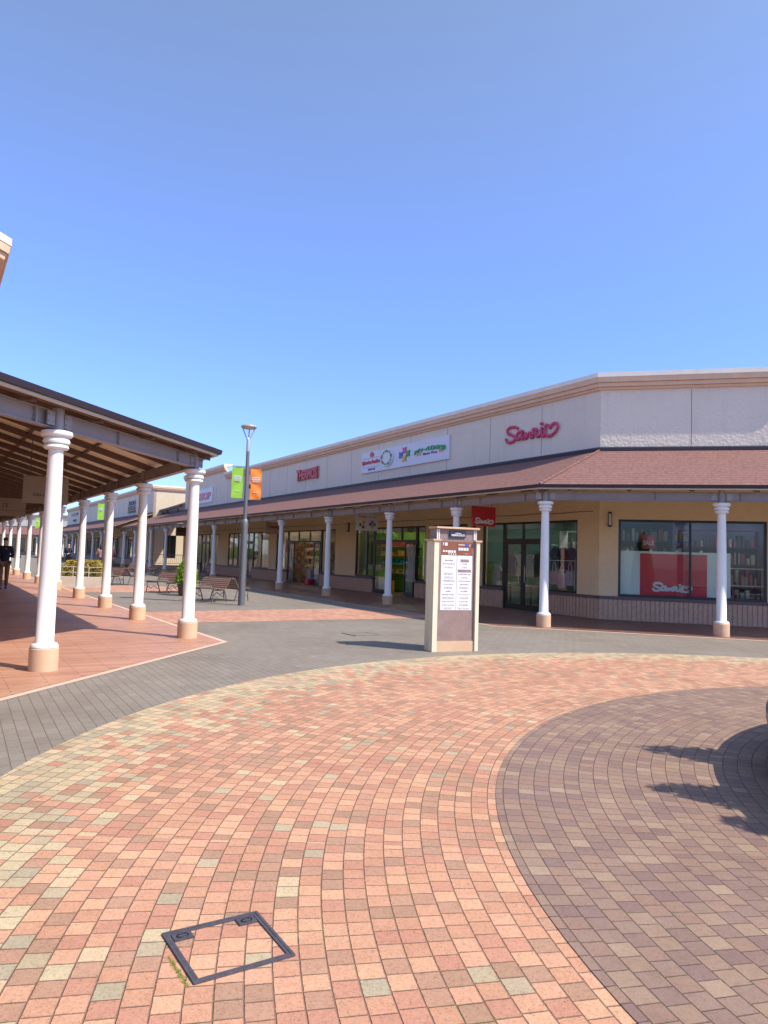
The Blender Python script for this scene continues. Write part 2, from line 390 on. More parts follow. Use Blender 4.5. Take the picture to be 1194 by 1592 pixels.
def textmb(body, F, sc, d, zc, wd, ht, xdir=-1, thick=.02, bold=0.0, arch=None, slant=0.0, mb=None):
    """lettering as real geometry on a facade frame, fitted to wd x ht metres"""
    cu_ = bpy.data.curves.new('txt', 'FONT'); cu_.body = body; cu_.size = 1; cu_.offset = bold; cu_.resolution_u = 3; cu_.space_character = 1.0
    ob = bpy.data.objects.new('txt', cu_); COL.objects.link(ob)
    me = bpy.data.meshes.new_from_object(ob)
    bm = bmesh.new(); bm.from_mesh(me)
    if thick > 0:
        r = bmesh.ops.extrude_face_region(bm, geom=bm.faces[:]); 
        for v in r['geom']:
            if isinstance(v, bmesh.types.BMVert): v.co.z += 1
    bmesh.ops.recalc_face_normals(bm, faces=bm.faces[:])
    xs = [v.co.x for v in bm.verts]; ys = [v.co.y for v in bm.verts]
    mb = mb or MB()
    if xs:
        x0, x1, y0, y1 = min(xs), max(xs), min(ys), max(ys)
        vs = []; bm.verts.index_update()
        for v in bm.verts:
            a = (v.co.x-x0)/(x1-x0)-.5; b = (v.co.y-y0)/max(1e-6, (y1-y0))-.5
            if arch: b = arch(a, b)
            a2 = a+slant*b
            q = F.pt(sc+xdir*a2*wd, d+(thick if v.co.z > .5 else 0), zc+b*ht); vs.append(q)
        fs = [[v.index for v in f.verts] for f in bm.faces]
        mb.add(vs, fs)
    bm.free(); bpy.data.objects.remove(ob); bpy.data.curves.remove(cu_); bpy.data.meshes.remove(me)
    return mb

# plan frames (s along the facade, d outwards)
WP = Vector((5.872, 19.59))
FA = Fr(WP, -30.5, -120.5)
FD = Fr(WP, 105, 195)
DL = 5.0
FE = Fr(WP+FD.t*DL, 60, 150)
LC = Vector((-6.73, 11.94))
GB = Fr(LC, -32.2, 57.8)
GC = Fr(LC, 192, 102)
W = 3.2; OV = .33; ED = W+OV
NA = [(FA.P+FA.t*50, FA.n), (WP, corner(FA, FD)), (FE.P, corner(FD, FE)), (FE.P+FE.t*12, FE.n)]
NWALL = [(FA.P+FA.t*32, FA.n)] + NA[1:]
NL = [(LC+GB.t*62, GB.n), (LC, corner(GB, GC)), (LC+GC.t*17, GC.n)]
SL = 1.33/3.53
def zr(d): return 4.6-SL*d

# ------------------------------------------------------------------ ground
def sheet(name, pts, z, mat, kind='structure'):
    mb = MB(); a = [Vector((p[0], p[1], z)) for p in pts]
    ar = sum(a[i].x*a[(i+1) % len(a)].y-a[(i+1) % len(a)].x*a[i].y for i in range(len(a)))
    if ar < 0: a = a[::-1]
    o = mb.add(a, [list(range(len(a)))]).build(name, mat); tag(o, kind=kind); return o
ANG_A = radians(90+30.5)
GREYP = paver('grey_pavers', [((.275, .247, .212), 4), ((.265, .238, .206), 3), ((.285, .256, .22), 2), ((.27, .24, .205), 1.5)], ANG_A, .2, .1, joint=(.15, .132, .112), gap=.006, blotch=.6, speck=.25)
SALM = [((.57, .315, .205), 5), ((.62, .355, .235), 4), ((.53, .275, .19), 3.5), ((.43, .265, .18), 2.4), ((.65, .39, .25), 3), ((.49, .29, .20), 2.4), ((.45, .37, .26), .3)]
PURP = [((.295, .205, .165), 4), ((.265, .18, .152), 3), ((.33, .235, .175), 3), ((.245, .165, .148), 1.6), ((.37, .27, .20), 1.0), ((.31, .205, .16), 3)]
RINGM = rings('salmon_ring_pavers', SALM, outer=(4.98, 4.97, 7.41), joint=(.17, .10, .065), gap=.0055, speck=.7, rough=.72, blotch=.35)
INNM = rings('mauve_ring_pavers', PURP, joint=(.12, .08, .065), gap=.0052, speck=.4, rough=.72, blotch=.4)
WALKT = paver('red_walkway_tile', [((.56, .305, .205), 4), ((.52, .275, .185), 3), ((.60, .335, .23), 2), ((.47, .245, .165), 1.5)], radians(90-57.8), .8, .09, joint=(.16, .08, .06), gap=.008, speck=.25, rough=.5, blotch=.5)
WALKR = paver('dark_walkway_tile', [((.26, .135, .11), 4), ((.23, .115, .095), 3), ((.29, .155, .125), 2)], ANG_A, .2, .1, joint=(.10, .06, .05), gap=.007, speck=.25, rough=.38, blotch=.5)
BANDM = paver('pink_band_pavers', [((.58, .32, .23), 4), ((.52, .27, .19), 3), ((.63, .37, .27), 2)], ANG_A, .2, .1, joint=(.26, .15, .11), gap=.006, speck=.25, rough=.7, blotch=.4)
EDGE = plain('pale_edge_paver', (.62, .44, .34), .8, var=.1, scale=8)
sheet('ground', [(-900, -300), (900, -300), (900, 1500), (-900, 1500)], 0, GREYP)
def circle(c, r, n=160, a0=0, a1=2*pi): return [(c[0]+r*cos(a0+(a1-a0)*i/n), c[1]+r*sin(a0+(a1-a0)*i/n)) for i in range(n)]
sheet('plaza_ring_paving', circle((4.98, 4.97), 7.41), .004, RINGM)
sheet('plaza_inner_paving', circle(RC, 5.645), .008, INNM)
def offc(F1, d1, F2, d2):
    """plan point that is d1 out from F1 and d2 out from F2"""
    a, b = F1.n, F2.n; k1 = F1.P.dot(a)+d1; k2 = F2.P.dot(b)+d2; det = a.x*b.y-a.y*b.x
    return Vector(((k1*b.y-k2*a.y)/det, (a.x*k2-b.x*k1)/det))
def walkway(name, F1, F2, F3, l1, l3, e1, e2, e3, mat):
    if F3 is None:
        pts = [F1.P+F1.t*l1+F1.n*(-3), F1.P+F1.t*l1+F1.n*e1, offc(F1, e1, F2, e2), F2.P+F2.t*l3+F2.n*e2, F2.P+F2.t*l3-F2.n*3]
    else:
        pts = [F1.P+F1.t*l1+F1.n*(-3), F1.P+F1.t*l1+F1.n*e1, offc(F1, e1, F2, e2), offc(F2, e2, F3, e3), F3.P+F3.t*l3+F3.n*e3, F3.P+F3.t*l3-F3.n*3]
    return pts
EA, EDD, EE = W+1.12, W+.55, W+.6
ra = walkway('', FA, FD, FE, 60, 12, EA, EDD, EE, None)
sheet('right_walkway_edging', ra, .004, EDGE)
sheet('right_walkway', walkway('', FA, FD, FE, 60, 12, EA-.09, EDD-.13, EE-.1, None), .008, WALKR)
EB, EC = W+.47, W+.85
sheet('left_walkway_edging', walkway('', GB, GC, None, 66, 17, EB, EC, 0, None), .004, EDGE)
sheet('left_walkway', walkway('', GB, GC, None, 66, 17, EB-.09, EC-.09, 0, None), .008, WALKT)
sheet('plaza_band', [(-5.2, 14.5), (.24, 17.75), (1.6, 18.6), (-.96, 20.75), (-6.3, 17.05)], .002, BANDM)
sheet('plaza_far_band', [(-10.3, 24.2), (-6.9, 26.4), (-8.6, 30.0), (-13.2, 29.0)], .002, BANDM)

# inspection covers
def cover_rect(name, pts, label):
    t = thing(name, label, 'access cover', (sum(p[0] for p in pts)/4, sum(p[1] for p in pts)/4, 0))
    P = [Vector((p[0], p[1], 0)) for p in pts]; c = sum(P, Vector((0, 0, 0)))/4
    def ring(k0, k1, z0, z1, nm):
        mb = MB()
        a = [c+(p-c)*k0 for p in P]; b = [c+(p-c)*k1 for p in P]
        for i in range(4):
            j = (i+1) % 4; mb.prism([a[i]+Vector((0, 0, z0)), a[j]+Vector((0, 0, z0)), b[j]+Vector((0, 0, z0)), b[i]+Vector((0, 0, z0))], (0, 0, z1-z0))
        return mb.build(nm, METALD, t)
    ring(1.0, .94, .002, .012, 'outer_frame'); ring(.932, .875, .002, .0105, 'lid_rim')
    return t, P, c
t, P, c = cover_rect('inspection_cover', [(-.815, 2.905), (-.478, 3.105), (-.278, 2.785), (-.605, 2.585)], 'small square iron-framed access cover filled with salmon bricks in the foreground paving')
for i, (a, b) in enumerate(((1, 3), (0, 2))):
    q = P[i]; u1 = (P[a]-q).normalized(); u2 = (P[(3 if i == 0 else 2)]-q).normalized(); u1 = (P[1-i]-q).normalized()
    o_ = q+u1*.028+u2*.028
    mb = MB().prism([o_+Vector((0, 0, .003)), o_+u1*.075+Vector((0, 0, .003)), o_+u1*.075+u2*.05+Vector((0, 0, .003)), o_+u2*.05+Vector((0, 0, .003))], (0, 0, .008))
    hp = mb.build('keyhole_plate', METALD, t)
    cc = o_+u1*.0375+u2*.025
    mb = MB().tube([cc+(u1*cos(a_)*.022+u2*sin(a_)*.015)+Vector((0, 0, .012)) for a_ in [k*pi/10 for k in range(21)]], .0025, 6)
    mb.tube([cc-u1*.016+Vector((0, 0, .012)), cc+u1*.016+Vector((0, 0, .012))], .004, 6)
    mb.build('key_slot', plain('slot_dark', (.03, .03, .04), .4, metal=.4), hp)
t2, P2_, c2 = cover_rect('inspection_cover', [(-.75, 14.05), (-.3, 14.35), (.0, 13.95), (-.45, 13.65)], 'flat grey square cover flush in the grey pavers left of the directory pillar')
for ch_ in t2.children: ch_.data.materials[0] = plain('lid_grey', (.19, .17, .15), .8, var=.15)
MB().prism([c2+(p-c2)*.87+Vector((0, 0, .003)) for p in P2_], (0, 0, .004)).build('lid', plain('lid_grey', (.17, .16, .14), .8, var=.15), t2)
# moss tuft by the cover
mo = MB()
for i in range(260):
    k = random.random(); x_ = -.79+.185*k-.018+random.gauss(0, .004); y_ = 2.86-.275*k-.012+random.gauss(0, .004)
    if k < .35: continue
    h = random.uniform(.003, .012); mo.add([(x_-.002, y_, .006), (x_+.002, y_, .006), (x_+random.gauss(0, .004), y_+random.gauss(0, .004), .006+h)], [[0, 1, 2]])
tag(mo.build('moss', plain('moss_green', (.25, .30, .05), .9)), 'yellow green moss growing along the lower left edge of the access cover', 'moss', kind='stuff')

# ------------------------------------------------------------------ columns
def col_parts(parent, first=None):
    if first is None:
        o = MB().lathe([(.128, .28), (.128, .33), (.106, .35), (.103, 1.2), (.096, 2.0), (.087, 2.66), (.087, 2.70)], 24).build('column', WHITE, parent, world=False, sharp=50)
        MB().lathe([(.168, 0), (.168, .27), (.160, .28)], 20).build('base_block', BASE, o, world=False, sharp=30)
        MB().lathe([(.160, .285), (.160, .30), (.148, .325), (.135, .335)], 24).build('base_ring', WHITE, o, world=False)
        MB().lathe([(.087, 2.69), (.132, 2.695), (.148, 2.715), (.138, 2.745), (.115, 2.75), (.115, 2.76), (.148, 2.765), (.16, 2.79), (.148, 2.822), (.125, 2.83), (.125, 2.84), (.172, 2.85), (.188, 2.878), (.178, 2.915), (.14, 2.925)], 24).build('capital', WHITE, o, world=False, sharp=50)
        mb = MB().lathe([(.07, 2.925), (.07, 3.2)], 14)
        mb.build('post_stub', STEEL, o, world=False)
        return o
    c = first.copy(); COL.objects.link(c); c.parent = parent
    for ch in first.children:
        k = ch.copy(); COL.objects.link(k); k.parent = c
    return c
FIRSTCOL = [None]
def add_col(root, P):
    c = col_parts(root, FIRSTCOL[0])
    if FIRSTCOL[0] is None: FIRSTCOL[0] = c
    L = off(root); c.location = (P.x-L.x, P.y-L.y, -L.z); return c

def canopy(name, label, nodes, faces, cols, loc, zt=4.6):
    """lean-to roof on a colonnade: nodes = plan path of the wall, faces = (frame, s0, s1, hip0, hip1)"""
    sl_ = (zt-3.27)/ED
    def zr(d): return zt-sl_*d
    t = thing(name, label, 'canopy', loc)
    sweep(MB(), nodes, [(0, zt), (0, zt-.05), (ED, zr(ED)-.05), (ED, zr(ED))]).build('roof', SHING, t)
    sweep(MB(), nodes, [(.02, zt-.058), (.02, zt-.075), (ED-.04, zr(ED)-.071), (ED-.04, zr(ED)-.054)]).build('soffit', DECK, t)
    zg = zr(ED)
    sweep(MB(), nodes, [(ED+.003, zg-.055), (ED+.08, zg-.055), (ED+.095, zg+.015), (ED+.003, zg+.015)]).build('gutter', GUT, t)
    sweep(MB(), nodes, [(ED-.03, zg-.088), (ED+.03, zg-.088), (ED+.03, zg-.058), (ED-.03, zg-.058)]).build('fascia', TRIM, t)
    sweep(MB(), nodes, [(.003, zt+.005), (.10, zt-.025), (.10, zt+.06), (.003, zt+.10)]).build('flashing', GUT, t)
    # I-beam over the columns
    mb = MB()
    sweep(mb, nodes, [(W-.012, 2.965), (W+.012, 2.965), (W+.012, 3.150), (W-.012, 3.150)])
    sweep(mb, nodes, [(W-.06, 2.952), (W+.06, 2.952), (W+.06, 2.964), (W-.06, 2.964)])
    sweep(mb, nodes, [(W-.06, 3.151), (W+.06, 3.151), (W+.06, 3.163), (W-.06, 3.163)])
    mb.build('beam', STEEL, t)
    n = 0
    for F, s0, s1, h0, h1 in faces:
        L = s1-s0; e0 = s0-(ED*.405 if h0 else 0); e1 = s1+(ED*.405 if h1 else 0)
        k = max(2, round((e1-e0)/1.32)); 
        for i in range(k):
            a = e0+(i+.5)*(e1-e0)/k
            d0 = .06
            if a < s0: d0 = (s0-a)/.405+.08
            if a > s1: d0 = max(d0, (a-s1)/.405+.08)
            if d0 > ED-.5: continue
            z = lambda d: zr(d)-.078
            h = .125
            pr = [F.pt(a-.035, d0, z(d0)), F.pt(a-.035, ED-.08, z(ED-.08)), F.pt(a-.035, ED-.08, z(ED-.08)-.07), F.pt(a-.035, ED-.35, z(ED-.35)-h), F.pt(a-.035, d0, z(d0)-h)]
            n += 1
            if n <= 98: MB().prism(pr, Vector((F.t.x, F.t.y, 0))*.08).build('rafter', RAFT, t)
        # purlins, cut short so that the soffit shows between
        mb = MB()
        for d in (1.0, 2.1, 3.42):
            a0 = s0-(d*.405 if h0 else 0); a1 = s1+(d*.405 if h1 else 0); zz = zr(d)-.079
            mb.prism([F.pt(a0, d-.03, zz+.009), F.pt(a0, d+.03, zz-.009), F.pt(a0, d+.03, zz-.035), F.pt(a0, d-.03, zz-.035)], Vector((F.t.x, F.t.y, 0))*(a1-a0))
        mb.build('purlins', RAFT, t)
        a = e0+.8
        while a < e1-.5:
            MB().box(F, a, a+.02, W-.058, W+.058, 2.966, 3.149).build('stiffener', STEEL, t); a += 1.75
    for (P, V) in nodes[1:-1]:
        a = P+V*.05; b = P+V*(ED-.02)
        MB().tube([(a.x, a.y, zr(.05)+.02), (b.x, b.y, zr(ED-.02)+.02)], .03, 8).build('hip_cap', SHING, t)
        a = P+V*.05; b = P+V*(ED-.1); u = (b-a).normalized(); q = Vector((-u.y, u.x))*.06
        MB().prism([Vector((a.x-q.x, a.y-q.y, zr(.05)-.09)), Vector((b.x-q.x, b.y-q.y, zr(ED-.1)-.09)), Vector((b.x-q.x, b.y-q.y, zr(ED-.1)-.20)), Vector((a.x-q.x, a.y-q.y, zr(.05)-.29))], (2*q.x, 2*q.y, 0)).build('hip_rafter', RAFT, t)
    for P in cols:
        c = add_col(t, P[0])
        # bolted splice plates either side of the column head
        F = P[1]
        for sg in (-1, 1):
            c0 = P[0]+F.t*sg*.16; Q = Fr(c0, F.ta, F.na); mb = MB()
            mb.box(Q, -.065, .065, .013, .03, 2.975, 3.14)
            for bx in (-.035, .035):
                for bz in (3.02, 3.10): mb.box(Q, bx-.012, bx+.012, .0301, .042, bz-.012, bz+.012)
            mb.build('splice_plate', plain('bolted_plate', (.36, .33, .33), .45, metal=.2), t)
    return t

def cp(F, a, d=W): return F.P+F.t*a+F.n*d
cA = corner(FA, FD); cE = corner(FD, FE); cL = corner(GB, GC)
h = 1.3  # column line is longer than the wall by h at each hip
colsA = [(WP+cA*W, FD), (WP+FD.t*2.49+FD.n*W, FD), (FE.P+cE*W, FD)] + [(FE.P+FE.t*a+FE.n*W, FE) for a in (2.4, 6.1)]
colsA += [(FA.P+FA.t*(a-h)+FA.n*W, FA) for a in (3.49, 7.05, 11.44, 15.97, 20.4, 25.25, 30.2, 35.64, 39.9, 45.2, 49.6)]
rc = canopy('covered_walkway', 'long brown shingled canopy on white columns along the right-hand shops', NA,
       [(FA, 0, 50, True, False), (FD, 0, DL, True, True), (FE, 0, 12, True, False)], colsA, (WP.x, WP.y, 0))
colsL = [(LC+cL*W, GC), (LC+GC.t*2.5+GC.n*(W+.06), GC), (LC+GC.t*6.5+GC.n*W, GC), (LC+GC.t*10.5+GC.n*W, GC), (LC+GC.t*14.5+GC.n*W, GC)]
colsL += [(LC+GB.t*(a-h)+GB.n*W, GB) for a in (3.52, 6.86, 10.6, 15.05, 19.7, 24.0, 28.6, 33.0, 37.4, 41.8, 46.2, 50.6, 55, 59.4)]
lc = canopy('covered_walkway', 'brown canopy on white columns at the left with its rafters seen from below', NL,
       [(GB, 0, 62, True, False), (GC, 0, 17, True, False)], colsL, (LC.x, LC.y, 0), zt=4.25)

# ------------------------------------------------------------------ buildings
def cornice(t, nodes, dz=0.0, suffix=''):
    mb = MB()
    sweep(mb, nodes, [(0, 6.27+dz), (.07, 6.27+dz), (.09, 6.33+dz), (0, 6.33+dz)])
    sweep(mb, nodes, [(0, 6.332+dz), (.14, 6.34+dz), (.16, 6.44+dz), (0, 6.44+dz)])
    sweep(mb, nodes, [(0, 6.442+dz), (.20, 6.45+dz), (.22, 6.585+dz), (0, 6.585+dz)])
    mb.build('cornice', CORN, t)
    sweep(MB(), nodes, [(-.35, 6.587+dz), (.23, 6.587+dz), (.23, 6.71+dz), (-.35, 6.72+dz)]).build('coping', COPE, t)

def window_unit(t, F, s0, s1, z0, z1, mulls=(), transom=None, door=None, open_leaf=None, d=-.06):
    """window (or shopfront) > frame, pane, door"""
    mb = MB(); fw_ = .06
    bx = lambda a, b, c, e, dd=0: mb.box(F, a, b, d-.04+dd, d+.04+dd, c, e)
    bx(s0, s1, z1-fw_, z1); 
    for a in (s0, s1-fw_): bx(a, a+fw_, z0, z1-fw_-.001)
    zz0 = z0
    if door: 
        da, db, dz = door
        if s0+fw_ < da: bx(s0+fw_+.001, da-.001, z0, z0+fw_)
        if db < s1-fw_: bx(db+.001, s1-fw_-.001, z0, z0+fw_)
        bx(da-fw_, da, z0, z1-fw_-.001, .002); bx(db, db+fw_, z0, z1-fw_-.001, .002); bx(da, db, dz, dz+.08, .001)
    else: bx(s0+fw_+.001, s1-fw_-.001, z0, z0+fw_)
    for m in mulls: bx(m-.025, m+.025, z0+fw_+.001, z1-fw_-.001, .001)
    w_ = mb.build('window', BLACK, t)
    mb = MB()
    if door:
        da, db, dz = door
        if da-s0 > .1: mb.box(F, s0+.03, da-.03, d-.006, d+.006, z0+.03, z1-.03)
        if s1-db > .1: mb.box(F, db+.03, s1-.03, d-.006, d+.006, z0+.03, z1-.03)
        mb.box(F, da+.003, db-.003, d-.006, d+.006, dz+.04, z1-.03)
    else: mb.box(F, s0+.03, s1-.03, d-.006, d+.006, z0+.03, z1-.03)
    mb.build('pane', GLASS, w_)
    return w_
def door_leaf(t, P, ang_t, w_, z1, label=None, z0=.02):
    """glazed door leaf in a black frame, hinged at P and lying along ang_t"""
    F = Fr(P, ang_t, ang_t+90); mb = MB()
    mb.box(F, 0, .08, -.025, .025, z0, z1); mb.box(F, w_-.08, w_, -.025, .025, z0, z1)
    mb.box(F, .081, w_-.081, -.025, .025, z0, z0+.16); mb.box(F, .081, w_-.081, -.025, .025, z1-.09, z1)
    o = mb.build('door', BLACK, t)
    MB().box(F, .08, w_-.08, -.005, .005, z0+.15, z1-.08).build('pane', GLASS, o)
    mb = MB()
    for sd in (-1, 1): mb.tube([F.pt(w_-.13, sd*.07, .85), F.pt(w_-.13, sd*.07, 1.35)], .012, 8); mb.tube([F.pt(w_-.13, 0, .9), F.pt(w_-.13, sd*.07, .9)], .008, 6); mb.tube([F.pt(w_-.13, 0, 1.3), F.pt(w_-.13, sd*.07, 1.3)], .008, 6)
    mb.build('handle', plain('steel_handle', (.5, .5, .5), .25, metal=.8), o)
    return o

def facade(t, F, s0, s1, opens, top, low_mat=BOUNCEW, up_mat=CREAMW, split=3.25):
    """solid wall with real openings: opens = (a, b, z0, z1) sorted"""
    a = s0
    def ribs(a, b):
        if b-a < .05: return
        rib = MB().box(F, a, b, -.2, .012, 0, .56)
        n = max(1, int((b-a)/.115)); st = (b-a)/n
        for i in range(n): rib.box(F, a+i*st+.012, a+(i+1)*st-.012, .0125, .032, .02, .555)
        rib.build('ribbed_plinth', RIB, t)
        MB().box(F, a, b, -.2, .05, .562, .645).build('plinth_cap', DARKCAP, t)
    for (x0, x1, z0, z1) in opens + [(s1, s1, 0, 0)]:
        if x0 > a: MB().box(F, a, x0, -.2, 0, .646, 2.75).build('pier', low_mat, t)
        if x0 > a: ribs(a, x0)
        if x1 > x0:
            if z0 > .5: ribs(x0, x1)
            if z1 < 2.75: MB().box(F, x0, x1, -.2, 0, z1, 2.75).build('lintel', low_mat, t)
        a = max(a, x1)
    MB().box(F, s0, s1, -.2, 0, 2.752, 4.6).build('lower_wall', low_mat, t)
    MB().box(F, s0, s1, -.2, .001, 4.601, top).build('upper_wall', up_mat, t)
    j = MB(); k = s0+2.32
    while k < s1-.3:
        j.box(F, k-.008, k+.008, 0, .004, 4.72, top-.05); k += 2.45
    j.build('wall_joint', JOINT, t)

def interior(t, F, s0, s1, wall=(.35, .30, .24), depth=5.0, floor=(.22, .17, .13), name='shop_room'):
    mb = MB(); m = plain('room_%0.2f_%0.2f_%0.2f' % wall, wall, .8)
    mb.box(F, s0, s1, -depth-.1, -depth, 0, 3.1); mb.box(F, s0, s0+.06, -depth+.001, -.25, 0, 3.1); mb.box(F, s1-.06, s1, -depth+.001, -.25, 0, 3.1)
    mb.box(F, s0+.061, s1-.061, -depth+.001, -.21, 2.98, 3.1)
    o = mb.build(name, m, t)
    MB().box(F, s0+.062, s1-.062, -depth+.002, -.02, .009, .014).build('room_floor', plain('room_floor_%0.2f' % floor[0], floor, .35), o)
    lm = MB(); d = -1.0
    while d > -depth+.4:
        a = s0+.8
        while a < s1-.5: lm.lathe([(.11, 2.955), (.11, 2.978)], 12, c=F.pt(a, d, 0)); a += 1.5
        d -= 1.4
    lm.build('ceiling_lights', LIT, o)
    return o
LIT = emit('ceiling_light_glow', (1, .93, .8), 24)

# right-hand building (A, D and E faces)
tb = thing('outlet_building', 'long cream shop building with peach cornice behind the right-hand canopy', 'building', (WP.x, WP.y, 0))
opA = [(.80, 5.05, .65, 2.72), (5.9, 8.0, .65, 2.72), (8.46, 13.93, .65, 2.72), (15.9, 23.05, .65, 2.72), (24.2, 31.2, .65, 2.72), (33.4, 40.6, .65, 2.72)]
doorsA = {0: (2.22, 3.98, 2.12), 2: (9.1, 12.35, 2.12), 3: (17.45, 21.5, 2.12), 4: (26.7, 28.4, 2.12), 5: (35.4, 37.2, 2.12)}
# walls: openings with doors reach the floor, so cut them into window | door | window
opf = []
for i, (a, b, z0, z1) in enumerate(opA):
    if i in doorsA:
        x, y, dz = doorsA[i]; opf += [(a, x, z0, z1), (x, y, 0, z1), (y, b, z0, z1)]
    else: opf.append((a, b, z0, z1))
facade(tb, FA, 0, 42, opf, 6.27)
opD = [(.50, 4.14, .65, 2.72)]
facade(tb, FD, .0, DL, opD, 6.27)
facade(tb, FE, 0, 12, [(1.2, 5.0, .65, 2.72), (6.4, 10.6, .65, 2.72)], 6.27)
cornice(tb, NWALL)
NH = [(FA.P+FA.t*42.0, FA.n), (FA.P+FA.t*32.1, FA.n)]
MB().box(FA, 32.1, 42, -.2, .003, 6.271, 6.85).build('raised_parapet', CREAMW, tb)
cornice(tb, NH, .58)
mbr = MB(); mbr.box(FA, -.2, 42, -9, -.21, 6.1, 6.2); mbr.box(FD, .2, DL+2, -14, -.21, 6.0, 6.09); mbr.box(FA, 41.8, 42, -9, -.21, 0, 6.85)
mbr.build('flat_roof', plain('roof_membrane', (.3, .3, .3), .9), tb)
for i, (a, b, z0, z1) in enumerate(opA):
    m = {0: (), 2: (12.95,), 3: (16.7, 22.3), 4: (25.4, 29.4, 30.3), 5: (34.4, 38.3, 39.5), 1: (6.9,)}[i]
    if i in doorsA:
        x, y, dz = doorsA[i]
        mb = MB(); fwt = .06; d = -.06
        for (p, q) in ((a, x), (y, b)):
            window_unit(tb, FA, p+.001, q-.001, .65, z1, [k for k in m if p < k < q])
        mb.box(FA, x, y, d-.04, d+.04, z1-.06, z1); mb.box(FA, x, y, d-.04, d+.04, dz, dz+.08)
        nb = 2 if y-x > 2 else 1
        for k in range(1, nb+1):
            q = x+(y-x)*k/(nb+1); mb.box(FA, q-.025, q+.025, d-.038, d+.038, dz+.081, z1-.061)
        for q in (x, y-.06): mb.box(FA, q+.002, q+.058, d-.039, d+.039, .0, z1-.061)
        o = mb.build('door_frame', BLACK, tb)
        MB().box(FA, x+.03, y-.03, d-.006, d+.006, dz+.04, z1-.03).build('transom_pane', GLASS, o)
        ft = FA.ta
        if i in (0,):   # closed pair of doors
            door_leaf(tb, FA.pt(x+.06, -.06, 0).xy, ft, (y-x)/2-.065, dz)
            door_leaf(tb, FA.pt(y-.06, -.06, 0).xy, ft+180, (y-x)/2-.065, dz)
        elif i in (2,):
            door_leaf(tb, FA.pt(y-.06, -.03, 0).xy, ft+180, 1.02, dz)
            door_leaf(tb, FA.pt(x+.1, .0, 0).xy, ft+12, 1.02, dz)
        elif i in (3,):
            door_leaf(tb, FA.pt(y-.06, -.03, 0).xy, ft+180+8, 1.2, dz)
            door_leaf(tb, FA.pt(x+.08, -.03, 0).xy, ft+5, .9, dz)
        else:
            door_leaf(tb, FA.pt(x+.06, -.06, 0).xy, ft, (y-x)/2-.065, dz)
            door_leaf(tb, FA.pt(y-.06, -.06, 0).xy, ft+180, (y-x)/2-.065, dz)
    else: window_unit(tb, FA, a, b, z0, z1, m)
window_unit(tb, FD, .50, 4.14, .65, 2.72, (2.31,))
window_unit(tb, FE, 1.2, 5.0, .65, 2.72, (3.1,)); window_unit(tb, FE, 6.4, 10.6, .65, 2.72, (8.5,))
interior(tb, FA, .62, 5.68, (.10, .20, .18), 4.2)
interior(tb, FA, 5.75, 8.3, (.4, .35, .3), 4)
interior(tb, FA, 8.35, 15.5, (.20, .24, .11), 4)
interior(tb, FA, 15.6, 23.3, (.5, .40, .28), 4)
interior(tb, FA, 24.0, 31.6, (.36, .3, .25), 4)
interior(tb, FA, 33.1, 41, (.36, .3, .25), 4)
interior(tb, FD, 1.9, 4.9, (.12, .13, .26), 3.2)
interior(tb, FE, 2.2, 11.5, (.3, .28, .25), 3)
# soffit lights line: thin cable and lamp fittings
cable = MB(); cable.tube([FA.pt(.2+i*.5, .04, 2.93+.012*sin(i*1.7)) for i in range(80)], .008, 5); cable.build('cable', BLACK, tb)
def wall_lamp(F, a, z, label):
    P = F.pt(a, 0, 0); t = thing('wall_lamp', label, 'wall lamp', (P.x, P.y, z), group='slim wall lamps between the shopfronts')
    MB().box(F, a-.05, a+.05, .001, .03, z-.2, z+.2).build('back_plate', BLACK, t)
    MB().lathe([(.035, z-.15), (.035, z+.15)], 12, c=F.pt(a, .075, 0)).build('lamp_tube', plain('lamp_frosted', (.6, .58, .52), .4), t)
    mb = MB(); mb.box(F, a-.05, a+.05, .031, .12, z+.16, z+.19); mb.box(F, a-.05, a+.05, .031, .12, z-.19, z-.16)
    mb.build('end_cap', BLACK, t)
wall_lamp(FD, .27, 2.73-.02, 'slim black wall lamp on the lower wall left of the big poster window')
wall_lamp(FA, 14.6, 2.78, 'slim black wall lamp on the pier between the toy shop and the shelf-filled shop')
wall_lamp(FA, 5.5, 2.78, 'slim black wall lamp just left of the hanging red square sign')

# left-hand building
tl = thing('outlet_building', 'cream building with peach cornice whose parapet corner shows at the far left edge', 'building', (LC.x, LC.y, 0))
opB = [(1.5+i*5.2, 5.4+i*5.2, .65, 2.72) for i in range(11)]
facade(tl, GB, 0, 62, opB, 6.27)
facade(tl, GC, 0, 17, [(2, 6, .65, 2.72), (8, 12, .65, 2.72)], 6.27)
for a, b, z0, z1 in opB: window_unit(tl, GB, a, b, z0, z1, ((a+b)/2,))
window_unit(tl, GC, 2, 6, .65, 2.72, (4,)); window_unit(tl, GC, 8, 12, .65, 2.72, (10,))
mb = MB(); mb.box(GB, .3, 62, -3.2, -3, 0, 6.1); mb.box(GB, 1.2, 62, -9, -.21, 6.1, 6.2); mb.box(GC, 1.2, 17, -9, -.21, 6.0, 6.09); mb.box(GC, 1.3, 17, -3.2, -3, 0, 5.99); mb.build('flat_roof', DKINT, tl)
cornice(tl, NL)

